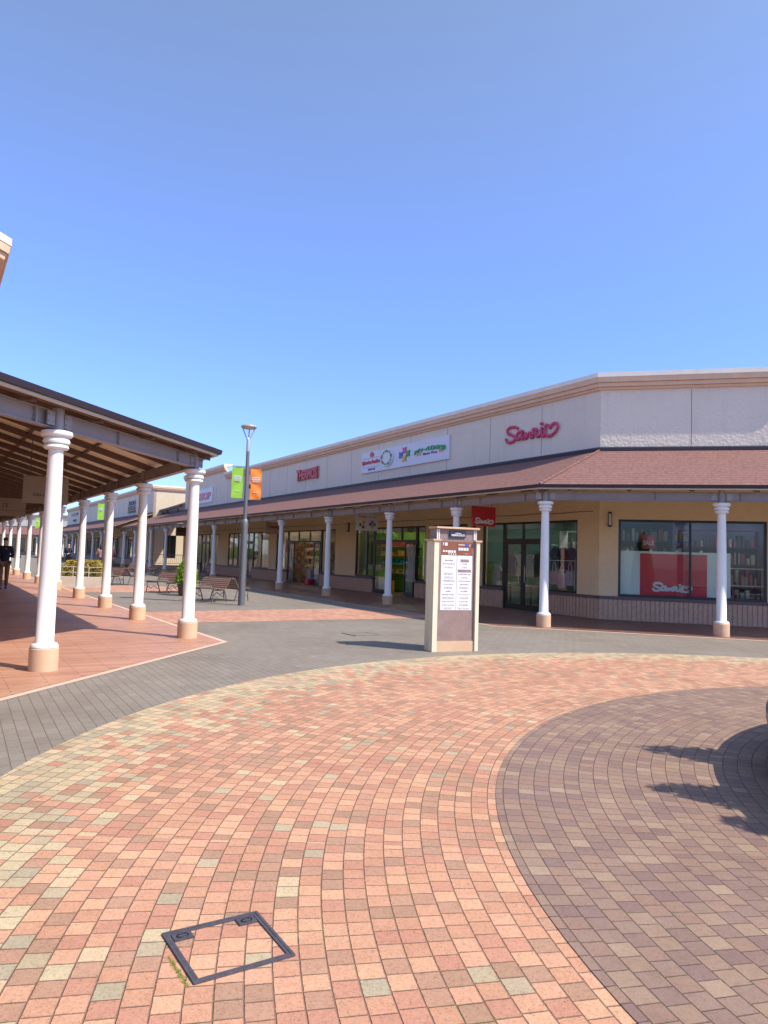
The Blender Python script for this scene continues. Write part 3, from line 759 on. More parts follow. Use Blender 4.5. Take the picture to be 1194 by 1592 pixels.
# second building down the right-hand side, turned end wall in the sun
FB2 = Fr((-19.57, 61.05), -31, -121)
FS2 = Fr((-19.57, 61.05), 59, 149)
t2b = thing('outlet_building', 'farther cream building with a sunlit end wall beyond the gap in the shops', 'building', (-19.57, 61.05, 0))
op2 = [(2+i*5.5, 6+i*5.5, .65, 2.72) for i in range(9)]
facade(t2b, FB2, 0, 52, op2, 6.57)
for a, b, z0, z1 in op2: window_unit(t2b, FB2, a, b, z0, z1, ((a+b)/2,))
N2 = [(FB2.P+FB2.t*52, FB2.n), (FB2.P, corner(FB2, FS2)), (FS2.P+FS2.t*16, FS2.n)]
CREAMS = stucco('pale_end_wall_stucco', (.62, .54, .40), .006, 20)
mb = MB(); mb.box(FS2, .003, .999, -.2, 0, 0, 6.57); mb.box(FS2, 2.051, 16, -.2, 0, 0, 6.57); mb.box(FS2, 1, 2.05, -.2, 0, 0, .83); mb.box(FS2, 1, 2.05, -.2, 0, 2.78, 6.57); mb.build('end_wall', CREAMS, t2b)
window_unit(t2b, FS2, 1.002, 2.048, .832, 2.778, (1.52,)); MB().box(FS2, .3, 3, -1.2, -1.1, 0, 3).build('blind_wall', plain('grey_blind', (.25, .28, .28), .7), t2b)
MB().tube([FS2.pt(-.6, .6, .3), FS2.pt(-.6, .6, 3.0)], .08, 10).build('downpipe', WHITE, t2b)
cornice(t2b, N2, .30)
mb = MB(); mb.box(FB2, .3, 52, -3, -2.8, 0, 6); mb.box(FB2, .3, 52, -12, -.21, 6.0, 6.1); mb.build('flat_roof', DKINT, t2b)
NB2 = [(FB2.P+FB2.t*52, FB2.n), (FB2.P, FB2.n)]
colsB2 = [(FB2.P+FB2.t*a+FB2.n*W, FB2) for a in [.6+4.3*i for i in range(12)]]
canopy('covered_walkway', 'distant brown canopy on white columns in front of the farther cream building', NB2, [(FB2, 0, 52, False, False)], colsB2, (-19.57, 61.05, 0))
# raised roof over the passage between the two buildings
tp = thing('passage_canopy', 'small raised brown roof over the passage between the two right-hand buildings', 'canopy', tuple(FA.pt(46, .4, 0)))
e0, e1 = FA.pt(42.05, .25, 5.02), FA.pt(54.5, .25, 4.72); bk = Vector((-FA.n.x*2.4, -FA.n.y*2.4, .95))
MB().prism([e0, e1, e1+bk, e0+bk], (0, 0, .07)).build('roof', SHING, tp)
MB().prism([e0+Vector((0, 0, -.12)), e1+Vector((0, 0, -.12)), e1+Vector((0, 0, .06)), e0+Vector((0, 0, .06))], Vector((FA.n.x, FA.n.y, 0))*.12).build('gutter', GUT, tp)
for k in range(3):
    q = FA.pt(43.5+3.2*k, .2, 0); MB().box(FA, 43.45+3.2*k, 43.55+3.2*k, .1, .2, 3.9, 4.80).build('strut', RAFT, tp)
rl = thing('railing', 'pale metal railing on a low kerb before the sunlit passage wall', 'railing', (-16.5, 57.6, 0))
FR = Fr((-18.6, 57.6), 78, 168)
mb = MB(); mb.tube([FR.pt(0, 0, 1.15), FR.pt(5.5, 0, 1.15)], .025, 6); mb.tube([FR.pt(0, 0, .45), FR.pt(5.5, 0, .45)], .02, 6)
for i in range(37): mb.tube([FR.pt(i*.15, 0, .45), FR.pt(i*.15, 0, 1.15)], .01, 5)
mb.build('bars', plain('railing_metal', (.35, .33, .30), .5, metal=.3), rl)
MB().box(FR, -.3, 6, -.2, .3, 0, .32).build('kerb', CONC, rl)

# building closing the far end of the street
FX = Fr((-95, 122), 96, 186)
tx = thing('outlet_building', 'distant low shop building with a red-brown roof closing the end of the street', 'building', (-70, 119, 0))
facade(tx, FX, 0, 60, [(2+i*6, 6.6+i*6, .65, 2.72) for i in range(9)], 6.27)
for i in range(9): window_unit(tx, FX, 2+i*6, 6.6+i*6, .65, 2.72, (4.3+i*6,))
MB().box(FX, 0, 60, -3, -2.8, 0, 6.2).build('flat_roof', DKINT, tx)
NX = [(FX.P, FX.n), (FX.P+FX.t*60, FX.n)]
cornice(tx, NX)
canopy('covered_walkway', 'faint distant canopy on white columns crossing the end of the street', NX, [(FX, 0, 60, False, False)], [(FX.P+FX.t*a+FX.n*W, FX) for a in [1+4.4*i for i in range(13)]], (-70, 116, 0))

# ------------------------------------------------------------------ signs on the walls
sg = thing('wall_sign', 'red raised metal letters in an arched block on the upper wall', 'shop sign', tuple(FA.pt(19.2, 0, 5.2)))
ar = lambda a, b: b*(.80+.8*a*a) + .03
textmb('THERMOS', FA, 19.2, .05, 5.53, 2.5, .62, thick=.07, bold=.05, arch=ar).build('lettering', REDL, sg)
textmb('THERMOS', FA, 19.2, .02, 5.53, 2.62, .68, thick=.028, bold=.09, arch=ar).build('outline', plain('pale_outline', (.6, .35, .33), .5), sg)

# crimson script sign: strokes traced as thick tubes
SCRIPT = {'S': [(3.36, 5.69), (3.5, 5.75), (3.72, 5.76), (3.83, 5.68), (3.79, 5.57), (3.62, 5.5), (3.47, 5.4), (3.49, 5.31), (3.66, 5.26), (3.83, 5.3), (3.88, 5.38)],
 'a': [(3.12, 5.55), (3.27, 5.56), (3.38, 5.47), (3.4, 5.36), (3.3, 5.31), (3.19, 5.39), (3.12, 5.51)], 'a2': [(3.12, 5.51), (3.16, 5.38), (3.12, 5.3), (3.04, 5.35)],
 'n': [(3.04, 5.35), (2.97, 5.47), (2.95, 5.3)], 'n2': [(2.95, 5.31), (2.83, 5.46), (2.77, 5.43), (2.76, 5.32), (2.68, 5.3)],
 'r': [(2.68, 5.3), (2.62, 5.43), (2.68, 5.54), (2.59, 5.55), (2.49, 5.52), (2.52, 5.48)], 'r2': [(2.52, 5.48), (2.51, 5.34), (2.44, 5.29)],
 'i': [(2.44, 5.29), (2.34, 5.34), (2.28, 5.52)], 'i2': [(2.28, 5.52), (2.28, 5.35), (2.22, 5.27), (2.15, 5.29)], 'dot': [(2.32, 5.68), (2.27, 5.67)],
 'o': [(2.15, 5.29), (2.14, 5.45), (2.14, 5.57), (2.06, 5.6), (1.96, 5.54), (1.93, 5.5), (1.85, 5.59), (1.75, 5.61), (1.64, 5.55), (1.64, 5.43), (1.79, 5.3), (1.99, 5.24), (2.11, 5.3)]}
def script(F, sc, d, zc, wd, ht, xdir, r, mat, parent, name='lettering', flat=.6):
    mb = MB()
    for k, L in SCRIPT.items():
        pts = []
        for i in range(len(L)-1):     # Catmull-Rom smoothing
            p0 = L[max(i-1, 0)]; p1 = L[i]; p2 = L[i+1]; p3 = L[min(i+2, len(L)-1)]
            for q in range(5):
                u = q/5; f = lambda a, b, c_, e: .5*((2*b)+(-a+c_)*u+(2*a-5*b+4*c_-e)*u*u+(-a+3*b-3*c_+e)*u**3)
                pts.append((f(p0[0], p1[0], p2[0], p3[0]), f(p0[1], p1[1], p2[1], p3[1])))
        pts.append(L[-1])
        path = [((2.76-x)/2.24*wd, (y-5.505)/.56*ht) for x, y in pts]
        vs = []; n = 8; m = len(path)
        for i, (x, y) in enumerate(path):
            a = path[max(i-1, 0)]; b = path[min(i+1, m-1)]; tx_, ty = b[0]-a[0], b[1]-a[1]; l = hypot(tx_, ty) or 1; nx, ny = -ty/l, tx_/l
            for j in range(n):
                q = 2*pi*j/n; w_ = r*cos(q)
                vs.append(F.pt(sc+xdir*(x+nx*w_), d+r*flat+r*flat*sin(q), zc+y+ny*w_))
        fs = [[j*n+i, j*n+(i+1) % n, (j+1)*n+(i+1) % n, (j+1)*n+i] for j in range(m-1) for i in range(n)]
        fs += [list(range(n)), [(m-1)*n+i for i in range(n)]]
        mb.add(vs, fs, True)
        for (x, y) in (path[0], path[-1]):    # round stroke ends
            vs = [F.pt(sc+xdir*(x+r*cos(2*pi*j/10)), d+e, zc+y+r*sin(2*pi*j/10)) for e in (0, r*flat*1.6) for j in range(10)]
            mb.add(vs, [list(range(10)), list(range(10, 20))]+[[i, (i+1) % 10, 10+(i+1) % 10, 10+i] for i in range(10)])
    return mb.build(name, mat, parent, sharp=60)
sg = thing('wall_sign', 'crimson cursive lettering ending in a heart on the upper wall near the building corner', 'shop sign', tuple(FA.pt(2.76, 0, 5.2)))
script(FA, 2.76, .03, 5.5, 2.3, .54, -1, .046, PINK, sg)
mb = MB(); [mb.box(FA, a-.02, a+.02, .001, .05, 5.45, 5.49) for a in (3.6, 3.2, 2.8, 2.4, 1.9)]; mb.build('brackets', STEEL, sg)

# toy shop panel
BLUEL = plain('blue_piece', (.02, .12, .5), .4); GREENL = plain('green_letters', (.01, .35, .09), .4); YELL = plain('yellow_piece', (.75, .42, .05), .4); PURPL = plain('purple_letters', (.18, .08, .32), .4); PINKP = plain('pink_piece', (.7, .05, .25), .4)
ORL = plain('orange_piece', (.8, .25, .03), .4)
sg = thing('wall_sign', 'wide white panel with red wording, a round picture, puzzle pieces and green arched Japanese lettering', 'shop sign', tuple(FA.pt(10.25, 0, 5.0)))
MB().box(FA, 7.0, 13.5, .01, .07, 5.08, 5.96).build('panel', plain('lilac_white_panel', (.70, .69, .74), .4, var=.03), sg)
textmb('Sylvanian Families', FA, 12.66, .071, 5.50, 1.5, .21, bold=.035, thick=.025).build('red_lettering', REDL, sg)
mb = MB(); mb.box(FA, 11.95, 13.4, .071, .078, 5.68, 5.69); mb.box(FA, 11.95, 13.4, .071, .078, 5.30, 5.31); mb.build('rule', REDL, sg)
mb = MB(); mb.box(FA, 12.45, 12.72, .071, .095, 5.73, 5.83)
mb.prism([FA.pt(12.41, .071, 5.832), FA.pt(12.76, .071, 5.832), FA.pt(12.66, .071, 5.91), FA.pt(12.51, .071, 5.91)], Vector((FA.n.x, FA.n.y, 0))*.024); mb.box(FA, 12.66, 12.69, .071, .095, 5.911, 5.94); mb.build('house_emblem', REDL, sg)
textmb('森のお家', FA, 12.6, .071, 5.21, .62, .10, thick=.012, bold=.02).build('japanese_line', PURPL, sg)
def oval(F, sc, zc, rs, rz_, d0, d1, n=28):
    return [F.pt(sc+rs*cos(2*pi*i/n), d0, zc+rz_*sin(2*pi*i/n)) for i in range(n)]
nv = Vector((FA.n.x, FA.n.y, 0))
MB().prism(oval(FA, 11.32, 5.56, .50, .36, .071, 0), nv*.05).build('oval_plate', WHITEP, sg)
for nm, m_, k0 in (('green_wreath', GREENL, 0), ('berry_wreath', REDL, 1)):
    mb = MB()
    for i in range(14):
        a = 2*pi*(i+.5*k0)/14; 
        if k0 and i % 3: continue
        mb.prism(oval(FA, 11.32+.38*cos(a), 5.56+.27*sin(a), .06+.02*k0, .05, .122, 0, 8), nv*.01)
    mb.build(nm, m_, sg)
for nm, m_, (pc, pz) in (('pink_piece', PINKP, (9.98, 5.72)), ('blue_piece', BLUEL, (10.24, 5.55)), ('green_piece', GREENL, (9.72, 5.57)), ('yellow_piece', YELL, (9.98, 5.40))):
    mb = MB(); rot = pi/4
    def P_(x, z): return FA.pt(pc+x, .071, pz+z)
    mb.prism([P_(.12, 0), P_(0, .10), P_(-.12, 0), P_(0, -.10)], nv*.04)
    for q in range(4):
        a = rot+q*pi/2; mb.prism([P_(.135*cos(a)+.045*cos(b), .115*sin(a)+.04*sin(b)) for b in [k*pi/4 for k in range(8)]], nv*.039)
    mb.build(nm, m_, sg)
arj = lambda a, b: b*.62 + .75*(.25-a*a)*1.5 - .1
textmb('ジグソーパズル専門店', FA, 8.25, .071, 5.55, 2.1, .30, thick=.03, bold=.045, arch=arj).build('arched_lettering', GREENL, sg)
textmb('Master Piece', FA, 8.22, .071, 5.43, .95, .10, thick=.012, bold=.02).build('small_lettering', PURPL, sg)
mb = MB()
for a in (9.05, 8.88, 7.56, 7.40): mb.box(FA, a-.05, a+.05, .071, .085, 5.39, 5.47); mb.box(FA, a-.02, a+.02, .071, .084, 5.471, 5.50)
mb.build('orange_pieces', ORL, sg)
# far wall signs
sg = thing('wall_sign', 'pale framed panel with red block letters on the raised parapet wall', 'shop sign', tuple(FA.pt(37, 0, 5)))
MB().box(FA, 34.9, 41.0, .01, .06, 4.95, 5.95).build('panel', plain('lilac_white_panel', (.70, .69, .74), .4), sg)
textmb('AP SHOP', FA, 37.9, .061, 5.42, 5.2, .52, thick=.03, bold=.06).build('lettering', PINK, sg)
sg = thing('wall_sign', 'dark two-line lettering over a small line on the farther building', 'shop sign', tuple(FB2.pt(8.5, 0, 5)))
mb = textmb('ZOOO', FB2, 8.3, .05, 5.85, 3.0, .42, thick=.05, bold=.0); textmb('LOCA', FB2, 8.3, .05, 5.38, 3.0, .42, thick=.05, bold=.0, mb=mb); textmb('OUTLETS', FB2, 8.3, .05, 5.02, 3.3, .22, thick=.05, bold=.04, mb=mb); mb.build('lettering', NAVYP, sg)
sg = thing('wall_sign', 'small navy sign with one short line below on the far parapet', 'shop sign', tuple(FB2.pt(45, 0, 5)))
MB().box(FB2, 42, 47.5, .02, .12, 5.9, 6.2).build('panel', NAVYP, sg); textmb('OUTLET', FB2, 44.5, .02, 5.2, 3, .3, thick=.05, bold=.05).build('lettering', NAVYP, sg)

# ------------------------------------------------------------------ hanging signs
def hang_sign(F, a, d, z0, z1, wd, mat, label, thick=.06):
    """board hung across the walkway; the frame faces back along the row of shops"""
    c0 = F.P+F.t*a+F.n*d; S_ = Fr(c0, F.na, F.ta+180)
    t = thing('hanging_sign', label, 'hanging sign', (c0.x, c0.y, z0), group='signs hung under the canopies')
    MB().box(S_, -wd/2, wd/2, -thick, 0, z0, z1).build('board', mat, t, bevel=.006)
    mb = MB()
    for x in (-wd*.35, wd*.35): mb.tube([S_.pt(x, -thick/2, z1), S_.pt(x, -thick/2, min(3.9, zr(d)-.1))], .01, 6)
    mb.build('hanger', RAFT, t); return t, S_
# for the right row S_.t points outward (to the left in view): text runs against it
t, S_ = hang_sign(FA, 2.98, 1.6, 2.51, 3.09, .86, RED, 'square red hanging sign with white cursive lettering')
script(S_, 0, .001, 2.66, .66, .17, -1, .021, WHITEP, t, flat=.25)
t, S_ = hang_sign(FA, 10.08, 1.6, 2.49, 3.08, .92, WHITEP, 'white hanging sign with coloured puzzle pieces before the toy shop')
textmb('SYLVANIAN', S_, .22, .001, 3.0, .36, .055, thick=.004, bold=.03).build('red_lettering', REDL, t)
textmb('PUZZLE', S_, -.22, .001, 3.0, .34, .05, thick=.004, bold=.02).build('green_lettering', GREENL, t)
n2 = Vector((S_.n.x, S_.n.y, 0))
for nm, m_, x, z in (('pink_piece', PINKP, -.22, 2.82), ('blue_piece', BLUEL, -.13, 2.73), ('green_piece', GREENL, -.31, 2.73), ('yellow_piece', YELL, -.22, 2.64), ('red_patch', REDL, .18, 2.62), ('green_patch', GREENL, .30, 2.7), ('brown_patch', ORL, .15, 2.8)):
    MB().prism([S_.pt(x+.075*cos(k*pi/5)*(1 if k % 2 else .72), .001, z+.075*sin(k*pi/5)*(1 if k % 2 else .72)) for k in range(10)], n2*.006).build(nm, m_, t)
t, S_ = hang_sign(FA, 19.5, 1.6, 2.45, 3.05, .9, plain('beige_board', (.50, .40, .30), .6), 'beige hanging sign with small red capital letters')
textmb('THERMOS', S_, 0, .001, 2.8, .6, .12, thick=.006, bold=.05).build('lettering', REDL, t)
t, S_ = hang_sign(FA, 35.5, 1.6, 2.5, 3.1, 1.35, plain('taupe_board', (.20, .14, .10), .6), 'dark taupe hanging sign with black letters far along the right-hand row')
textmb('BOSSHOP', S_, 0, .001, 2.85, .95, .12, thick=.006, bold=.05).build('lettering', INK, t)
TB = plain('warm_grey_board', (.30, .25, .21), .7, var=.03)
t, S_ = hang_sign(GB, 3.75, 1.46, 2.44, 3.04, .92, TB, 'large blank-looking warm grey hanging sign just behind the nearest left column', .05)
textmb('ZELLER NA', S_, .05, .001, 2.63, .62, .05, xdir=1, thick=.004, bold=.02).build('lettering', INK, t)
t, S_ = hang_sign(GB, 12.4, 1.35, 2.44, 3.02, 1.2, TB, 'warm grey hanging sign with a small emblem at the left edge of the picture', .05)
mb = MB(); mb.tube([S_.pt(.0+.06*cos(a), .003, 2.78+.07*sin(a)) for a in [k*pi/8 for k in range(-3, 11)]], .009, 6); mb.tube([S_.pt(.02, .003, 2.72), S_.pt(.05, .003, 2.80)], .009, 6); mb.build('emblem', INK, t)
MB().box(S_, -.6, .6, .001, .006, 2.618, 2.628).build('groove', INK, t)

# ------------------------------------------------------------------ lamp posts
def lamp(loc, label, rotz=0.0):
    t = thing('street_lamp', label, 'street lamp', group='banner lamp posts along the plaza')
    B = lambda mb, n, m, p=None, **k: mb.build(n, m, p or t, world=False, **k)
    B(MB().lathe([(.098, 0), (.094, 2.3), (.092, 2.42), (.065, 2.46)], 20), 'sleeve', LAMPG)
    B(MB().lathe([(.058, 2.4), (.052, 4.0), (.050, 4.42)], 16), 'pole', LAMPG)
    B(MB().lathe([(.054, 4.42), (.052, 4.75), (.04, 4.79)], 16), 'pole_head', LAMPL)
    mb = MB()
    for s_ in (-1, 1): mb.tube([(0, 0, 4.7), (s_*.07, 0, 4.85), (s_*.17, 0, 5.09)], .018, 8)
    mb.tube([(0, 0, 4.7), (0, .07, 4.85), (0, .17, 5.09)], .018, 8)
    B(mb, 'fork', LAMPL)
    hd = B(MB().lathe([(.02, 5.225), (.10, 5.22), (.19, 5.19), (.225, 5.16), (.23, 5.135), (.215, 5.11), (.19, 5.10)], 28), 'lamp_head', LAMPL)
    B(MB().lathe([(.17, 5.088), (.17, 5.098)], 24), 'lens', plain('lens_glass', (.75, .73, .66), .2), hd)
    for sx, m_ in ((-1, GREENB), (1, ORANGEB)):
        dz = 0 if sx < 0 else -.02
        mb = MB(); nx, nz = 8, 18; x0, x1 = (.105, .42)
        vs = []
        for s2 in (0, 1):
            for j in range(nz+1):
                for i in range(nx+1):
                    x = x0+(x1-x0)*i/nx; z = 3.06+dz+.90*j/nz; vs.append((sx*x, .012*sin(j*.7+i*.5)*(.3+i/nx)+s2*.003, z))
        k = (nx+1)*(nz+1)
        fs = [[j*(nx+1)+i, j*(nx+1)+i+1, (j+1)*(nx+1)+i+1, (j+1)*(nx+1)+i] for j in range(nz) for i in range(nx)]
        fs += [[a+k for a in f][::-1] for f in fs]
        mb.add(vs, fs, True); bn = B(mb, 'banner', m_)
        mb = MB(); mb.tube([(sx*.06, .001, 3.975+dz), (sx*.46, .001, 3.985+dz)], .012, 6); mb.tube([(sx*.06, .001, 3.045+dz), (sx*.44, .001, 3.045+dz)], .008, 6); B(mb, 'banner_arm', LAMPG)
        Lf = Fr((sx*.262, 0), 90, 180)
        mb = textmb('KOBE SANDA', Lf, 0, .018, 3.69+dz, .20, .045, xdir=1, thick=.003, bold=.04); textmb('PREMIUM', Lf, 0, .018, 3.635+dz, .23, .045, xdir=1, thick=.003, bold=.04, mb=mb); textmb('OUTLETS', Lf, 0, .018, 3.58+dz, .19, .045, xdir=1, thick=.003, bold=.04, mb=mb)
        B(mb, 'banner_lettering', WHITEP, bn)
        B(textmb('outlets', Lf, 0, .018, 3.27+dz, .12, .03, xdir=1, thick=.003, bold=.02), 'small_lettering', WHITEP, bn)
    B(MB().box(LOCAL, .075, .125, -.03, .03, 3.35, 3.47), 'junction_box', BLACK)
    t.location = loc; t.rotation_euler = (0, 0, rotz); return t
lp = lamp((-3.99, 20.7, 0), 'grey lamp post with green and orange banners beside the double bench', radians(6))
dup(lp, (-15.3, 39.6, 0), radians(12), 'distant grey lamp post with green and orange banners seen between left-hand columns')
dup(lp, (-29.5, 62, 0), radians(12), 'farthest lamp post with its banners at the end of the left-hand colonnade')

# ------------------------------------------------------------------ directory pillar
K0 = Vector((.835, 11.69)); KF = Fr(K0, 70, 160)
kd = thing('directory_pillar', 'free-standing shop directory pillar with cream posts and white listings', 'directory sign', (K0.x, K0.y, 0))
for a, b in ((0, .085), (.765, .83)):
    mb = MB(); mb.box(KF, a, b, -.06, 0, 0, 1.79); mb.box(KF, a-.012, b+.012, -.25, -.061, 0, 1.788); mb.box(KF, a, b, -.31, -.251, 0, 1.79)
    mb.build('side_post', CREAMP, kd, bevel=.004)
    MB().box(KF, a-.03, b+.03, -.335, .02, 1.791, 1.82).build('post_cap', BASE, kd, bevel=.005)
MB().box(KF, .086, .764, -.29, -.04, .17, 1.82).build('core', MAUVE, kd)
MB().box(KF, .0865, .7635, -.30, -.025, 0, .169).build('plinth', BASE, kd)
MB().box(KF, .06, .79, -.31, -.045, 1.821, 1.995).build('head_block', plain('mauve_head', (.26, .19, .17), .6), kd)
mb = MB()
for a in (.055, .085, .725, .755): mb.box(KF, a, a+.018, -.044, -.03, 1.824, 1.985)
mb.build('head_ribs', WHITEP, kd)
MB().box(KF, 0.035, .815, -.34, .01, 1.996, 2.028).build('head_cap', BASE, kd, bevel=.005)
MB().box(KF, .28, .57, -.044, -.018, 1.86, 1.965).build('plaque', NAVYP, kd)
mb = textmb('KOBE SANDA', KF, .43, -.017, 1.925, .10, .02, xdir=1, thick=.002, bold=.03); textmb('PREMIUM OUTLETS', KF, .43, -.017, 1.895, .24, .032, xdir=1, thick=.002, bold=.03, mb=mb); mb.build('plaque_lettering', WHITEP, kd)
for a in (.145, .43):
    MB().box(KF, a, a+.278, -.0395, -.036, 1.565, 1.79).build('header_panel', BROWNP, kd)
    MB().box(KF, a, a+.278, -.0395, -.036, .67, 1.563).build('listing_panel', WHITEP, kd)
mb = MB()
for a, z, w_, h_ in ((.168, 1.75, .012, .05), (.20, 1.745, .05, .05), (.17, 1.63, .03, .03), (.215, 1.63, .035, .03), (.262, 1.625, .05, .04), (.32, 1.625, .035, .04), (.365, 1.625, .035, .04), (.27, 1.585, .02, .02), (.31, 1.585, .02, .02), (.35, 1.585, .02, .02), (.39, 1.585, .02, .02),
                     (.445, 1.74, .12, .012), (.65, 1.735, .012, .03), (.45, 1.67, .04, .045), (.50, 1.67, .04, .045), (.55, 1.67, .035, .045), (.595, 1.67, .035, .045)):
    mb.box(KF, a, a+w_, -.0359, -.033, z-h_/2, z+h_/2)
mb.build('pictograms', WHITEP, kd)
MB().prism([KF.pt(.595+.03*cos(k*pi/8), -.0359, 1.74+.027*sin(k*pi/8)) for k in range(16)], Vector((KF.n.x, KF.n.y, 0))*.004).build('blue_mark', BLUEL, kd)
for nm, m_, a in (('green_mark', GREENL, .54), ('orange_mark', ORL, .58), ('pink_mark', PINKP, .62)): MB().box(KF, a, a+.025, -.0359, -.033, 1.58, 1.605).build(nm, m_, kd)
Ls = ['', 'BEAMS', 'Brooks Bros', 'index', '', 'grape.', 'ZIZILO', 'COMMERCIALE', 'Laundry', 'DIESEL', 'ait', 'MARGARET HOWELL', 'URBAN RESEARCH', 'GAP OUTLET', 'As know as de base', 'BOSS']
Rs = ['', 'LEVI', 'TNF', 'HH', 'COLUMBIA', 'LANVIN en', 'DAMS', 'COLE HAAN', 'EDWIN', 'DIESEL', 'ICEB', 'aeropostale b', 'AIGNER', 'Lanvin', 'NORIEL', 'Paul Stuart']
ink = MB(); rl_ = MB(); bl = MB()
for c_, (a, LS) in enumerate(((.145, Ls), (.43, Rs))):
    n = len(LS); hh = (1.563-.67)/n
    for i, tx_ in enumerate(LS):
        z = 1.563-hh*(i+.5)
        if i: rl_.box(KF, a+.012, a+.266, -.0358, -.0345, z+hh/2-.001, z+hh/2+.001)
        if not tx_: continue
        wd = min(.22, .022*len(tx_)+.03); ht = .019+.010*((i*7+c_*3) % 3 == 0)
        if tx_ in ('COLUMBIA', 'LEVI'):
            bl.box(KF, a+.139-wd/2-.015, a+.139+wd/2+.015, -.0358, -.034, z-.02, z+.02)
            textmb(tx_, KF, a+.139, -.0335, z, wd, .018, xdir=1, thick=0, bold=.02, mb=rl_)
        else: textmb(tx_, KF, a+.139, -.0355, z, wd, ht, xdir=1, thick=0, bold=.03 if i % 3 else .0, mb=ink)
ink.build('listings', INK, kd); rl_.build('rules', plain('grey_rule', (.5, .5, .5), .6), kd); bl.build('dark_listing', plain('brown_ink', (.2, .1, .09), .6), kd)

# ------------------------------------------------------------------ benches
def bench_double():
    t = thing('bench', 'x', 'bench', group='back-to-back slatted benches')
    B = lambda mb, n, m, p=None: mb.build(n, m, p or t, world=False)
    Lh = .58
    for s_ in (-1, 1):
        # profile across x: seat from .62 in to .2, then back up to the ridge
        sl = MB()
        pts = [(.74, .385), (.66, .395), (.58, .395), (.50, .385), (.42, .37), (.34, .36)]
        for x, z in pts: sl.box(LOCAL, s_*x-.033, s_*x+.033, -Lh, Lh, z, z+.022)
        B(sl, 'seat', BENCHW)
        bk = MB()
        for k in range(6):
            x = .27-.036*k; z = .40+.056*k
            q = Fr((s_*x, 0), 90, 0)
            bk.prism([(s_*(x+.010), -Lh, z-.019), (s_*(x+.032), -Lh, z-.014), (s_*(x+.008), -Lh, z+.024), (s_*(x-.014), -Lh, z+.019)], (0, 2*Lh, 0))
        B(bk, 'backrest', BENCHW)
        for y in (-Lh+.06, Lh-.06):
            mb = MB()
            mb.tube([(s_*.76, y, 0), (s_*.72, y, .2), (s_*.74, y, .36)], .018, 7)
            mb.tube([(s_*.74, y, .365), (s_*.5, y, .355), (s_*.30, y, .35), (s_*.14, y, .56), (s_*.04, y, .71)], .017, 7)
            mb.tube([(s_*.30, y, .37), (s_*.22, y, .2), (s_*.16, y, 0)], .018, 7)
            mb.tube([(s_*.72, y, .22), (s_*.56, y, .14), (s_*.42, y, .22), (s_*.28, y, .12), (s_*.2, y, .14)], .012, 6)
            B(mb, 'leg', IRON)
    mb = MB(); mb.box(LOCAL, -.04, .04, -Lh, Lh, .70, .722); B(mb, 'top_rail', BENCHW)
    return t
b0 = bench_double(); b0.location = (-5.02, 22.35, 0); b0.rotation_euler = (0, 0, radians(57)); b0['label'] = 'back-to-back brown slatted bench nearest the lamp post'
dup(b0, (-7.45, 25.9, 0), radians(57), 'back-to-back brown slatted bench left of the cone-shaped cypress')
dup(b0, (-11.1, 30.3, 0), radians(57), 'back-to-back slatted bench at the right end of the hedge planter')
dup(b0, (-14.0, 41.5, 0), radians(57), 'distant dark slatted bench under the canopy by the passage')

# potted cypress
t = thing('potted_cypress', 'small cone-shaped green cypress in a dark round pot between the benches', 'potted plant', (-6.55, 24.3, 0))
O = (-6.55, 24.3, 0)
MB().lathe([(.2, 0), (.25, .05), (.29, .40), (.31, .43), (.27, .44), (.25, .40)], 20, c=O).build('pot', plain('dark_pot', (.09, .07, .07), .5), t)
MB().lathe([(.26, .38), (.05, .41)], 16, c=O).build('soil', SOIL, t)
MB().tube([(O[0], O[1], .38), (O[0]+.01, O[1], 1.1)], [.035, .015], 8).build('trunk', plain('bark', (.12, .08, .05), .9, bump=.01), t)
mb = MB(); mb.leaves((O[0], O[1], .92), (.40, .40, .52), 3600, .03, cone=True); mb.leaves((O[0], O[1], .78), (.36, .36, .34), 1500, .03, shell=.5)
mb.build('foliage', LEAFG, t)

# hedge planter
HF = Fr((-12.0, 26.7), 78, 168)
t = thing('hedge_planter', 'low pale walled planter with a trimmed yellow and orange hedge inside a thin rail', 'planter', (-12.0, 26.7, 0))
mb = MB(); mb.box(HF, 0, 1.65, -.15, 0, 0, .42); mb.box(HF, 0, 1.65, -1.6, -1.45, 0, .42); mb.box(HF, 0, .15, -1.449, -.151, 0, .42); mb.box(HF, 1.50, 1.65, -1.449, -.151, 0, .42)
mb.build('planter_wall', CONC, t, bevel=.01)
MB().box(HF, .151, 1.499, -1.448, -.152, .2, .36).build('soil', SOIL, t)
mb = MB()
for i in range(7000):
    a = random.uniform(.1, 1.55); d = random.uniform(-1.5, -.1); e = min(a-.1, 1.55-a, -.1-d, d+1.5)
    topz = 1.0-.10*max(0, 1-e/.25)**2+.05*sin(a*9)*sin(d*8)
    z = topz-abs(random.gauss(0, .05)) if e > .2 else random.uniform(.4, topz)
    p = HF.pt(a, d, z); u_ = Vector([random.gauss(0, 1) for _ in range(3)]).normalized(); v_ = u_.cross(Vector([random.gauss(0, 1) for _ in range(3)])).normalized(); k = random.uniform(.02, .045)
    mb.add([p-u_*k, p+v_*k*.5, p+u_*k, p-v_*k*.5], [[0, 1, 2, 3]])
mb.build('foliage', LEAFY, t)
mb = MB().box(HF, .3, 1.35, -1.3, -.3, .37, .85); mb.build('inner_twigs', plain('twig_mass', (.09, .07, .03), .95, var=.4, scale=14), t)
mb = MB()
for z in (.58, .78):
    mb.tube([HF.pt(0.05, -.06, z), HF.pt(1.6, -.06, z), HF.pt(1.6, -1.55, z), HF.pt(.05, -1.55, z), HF.pt(.05, -.06, z)], .010, 5)
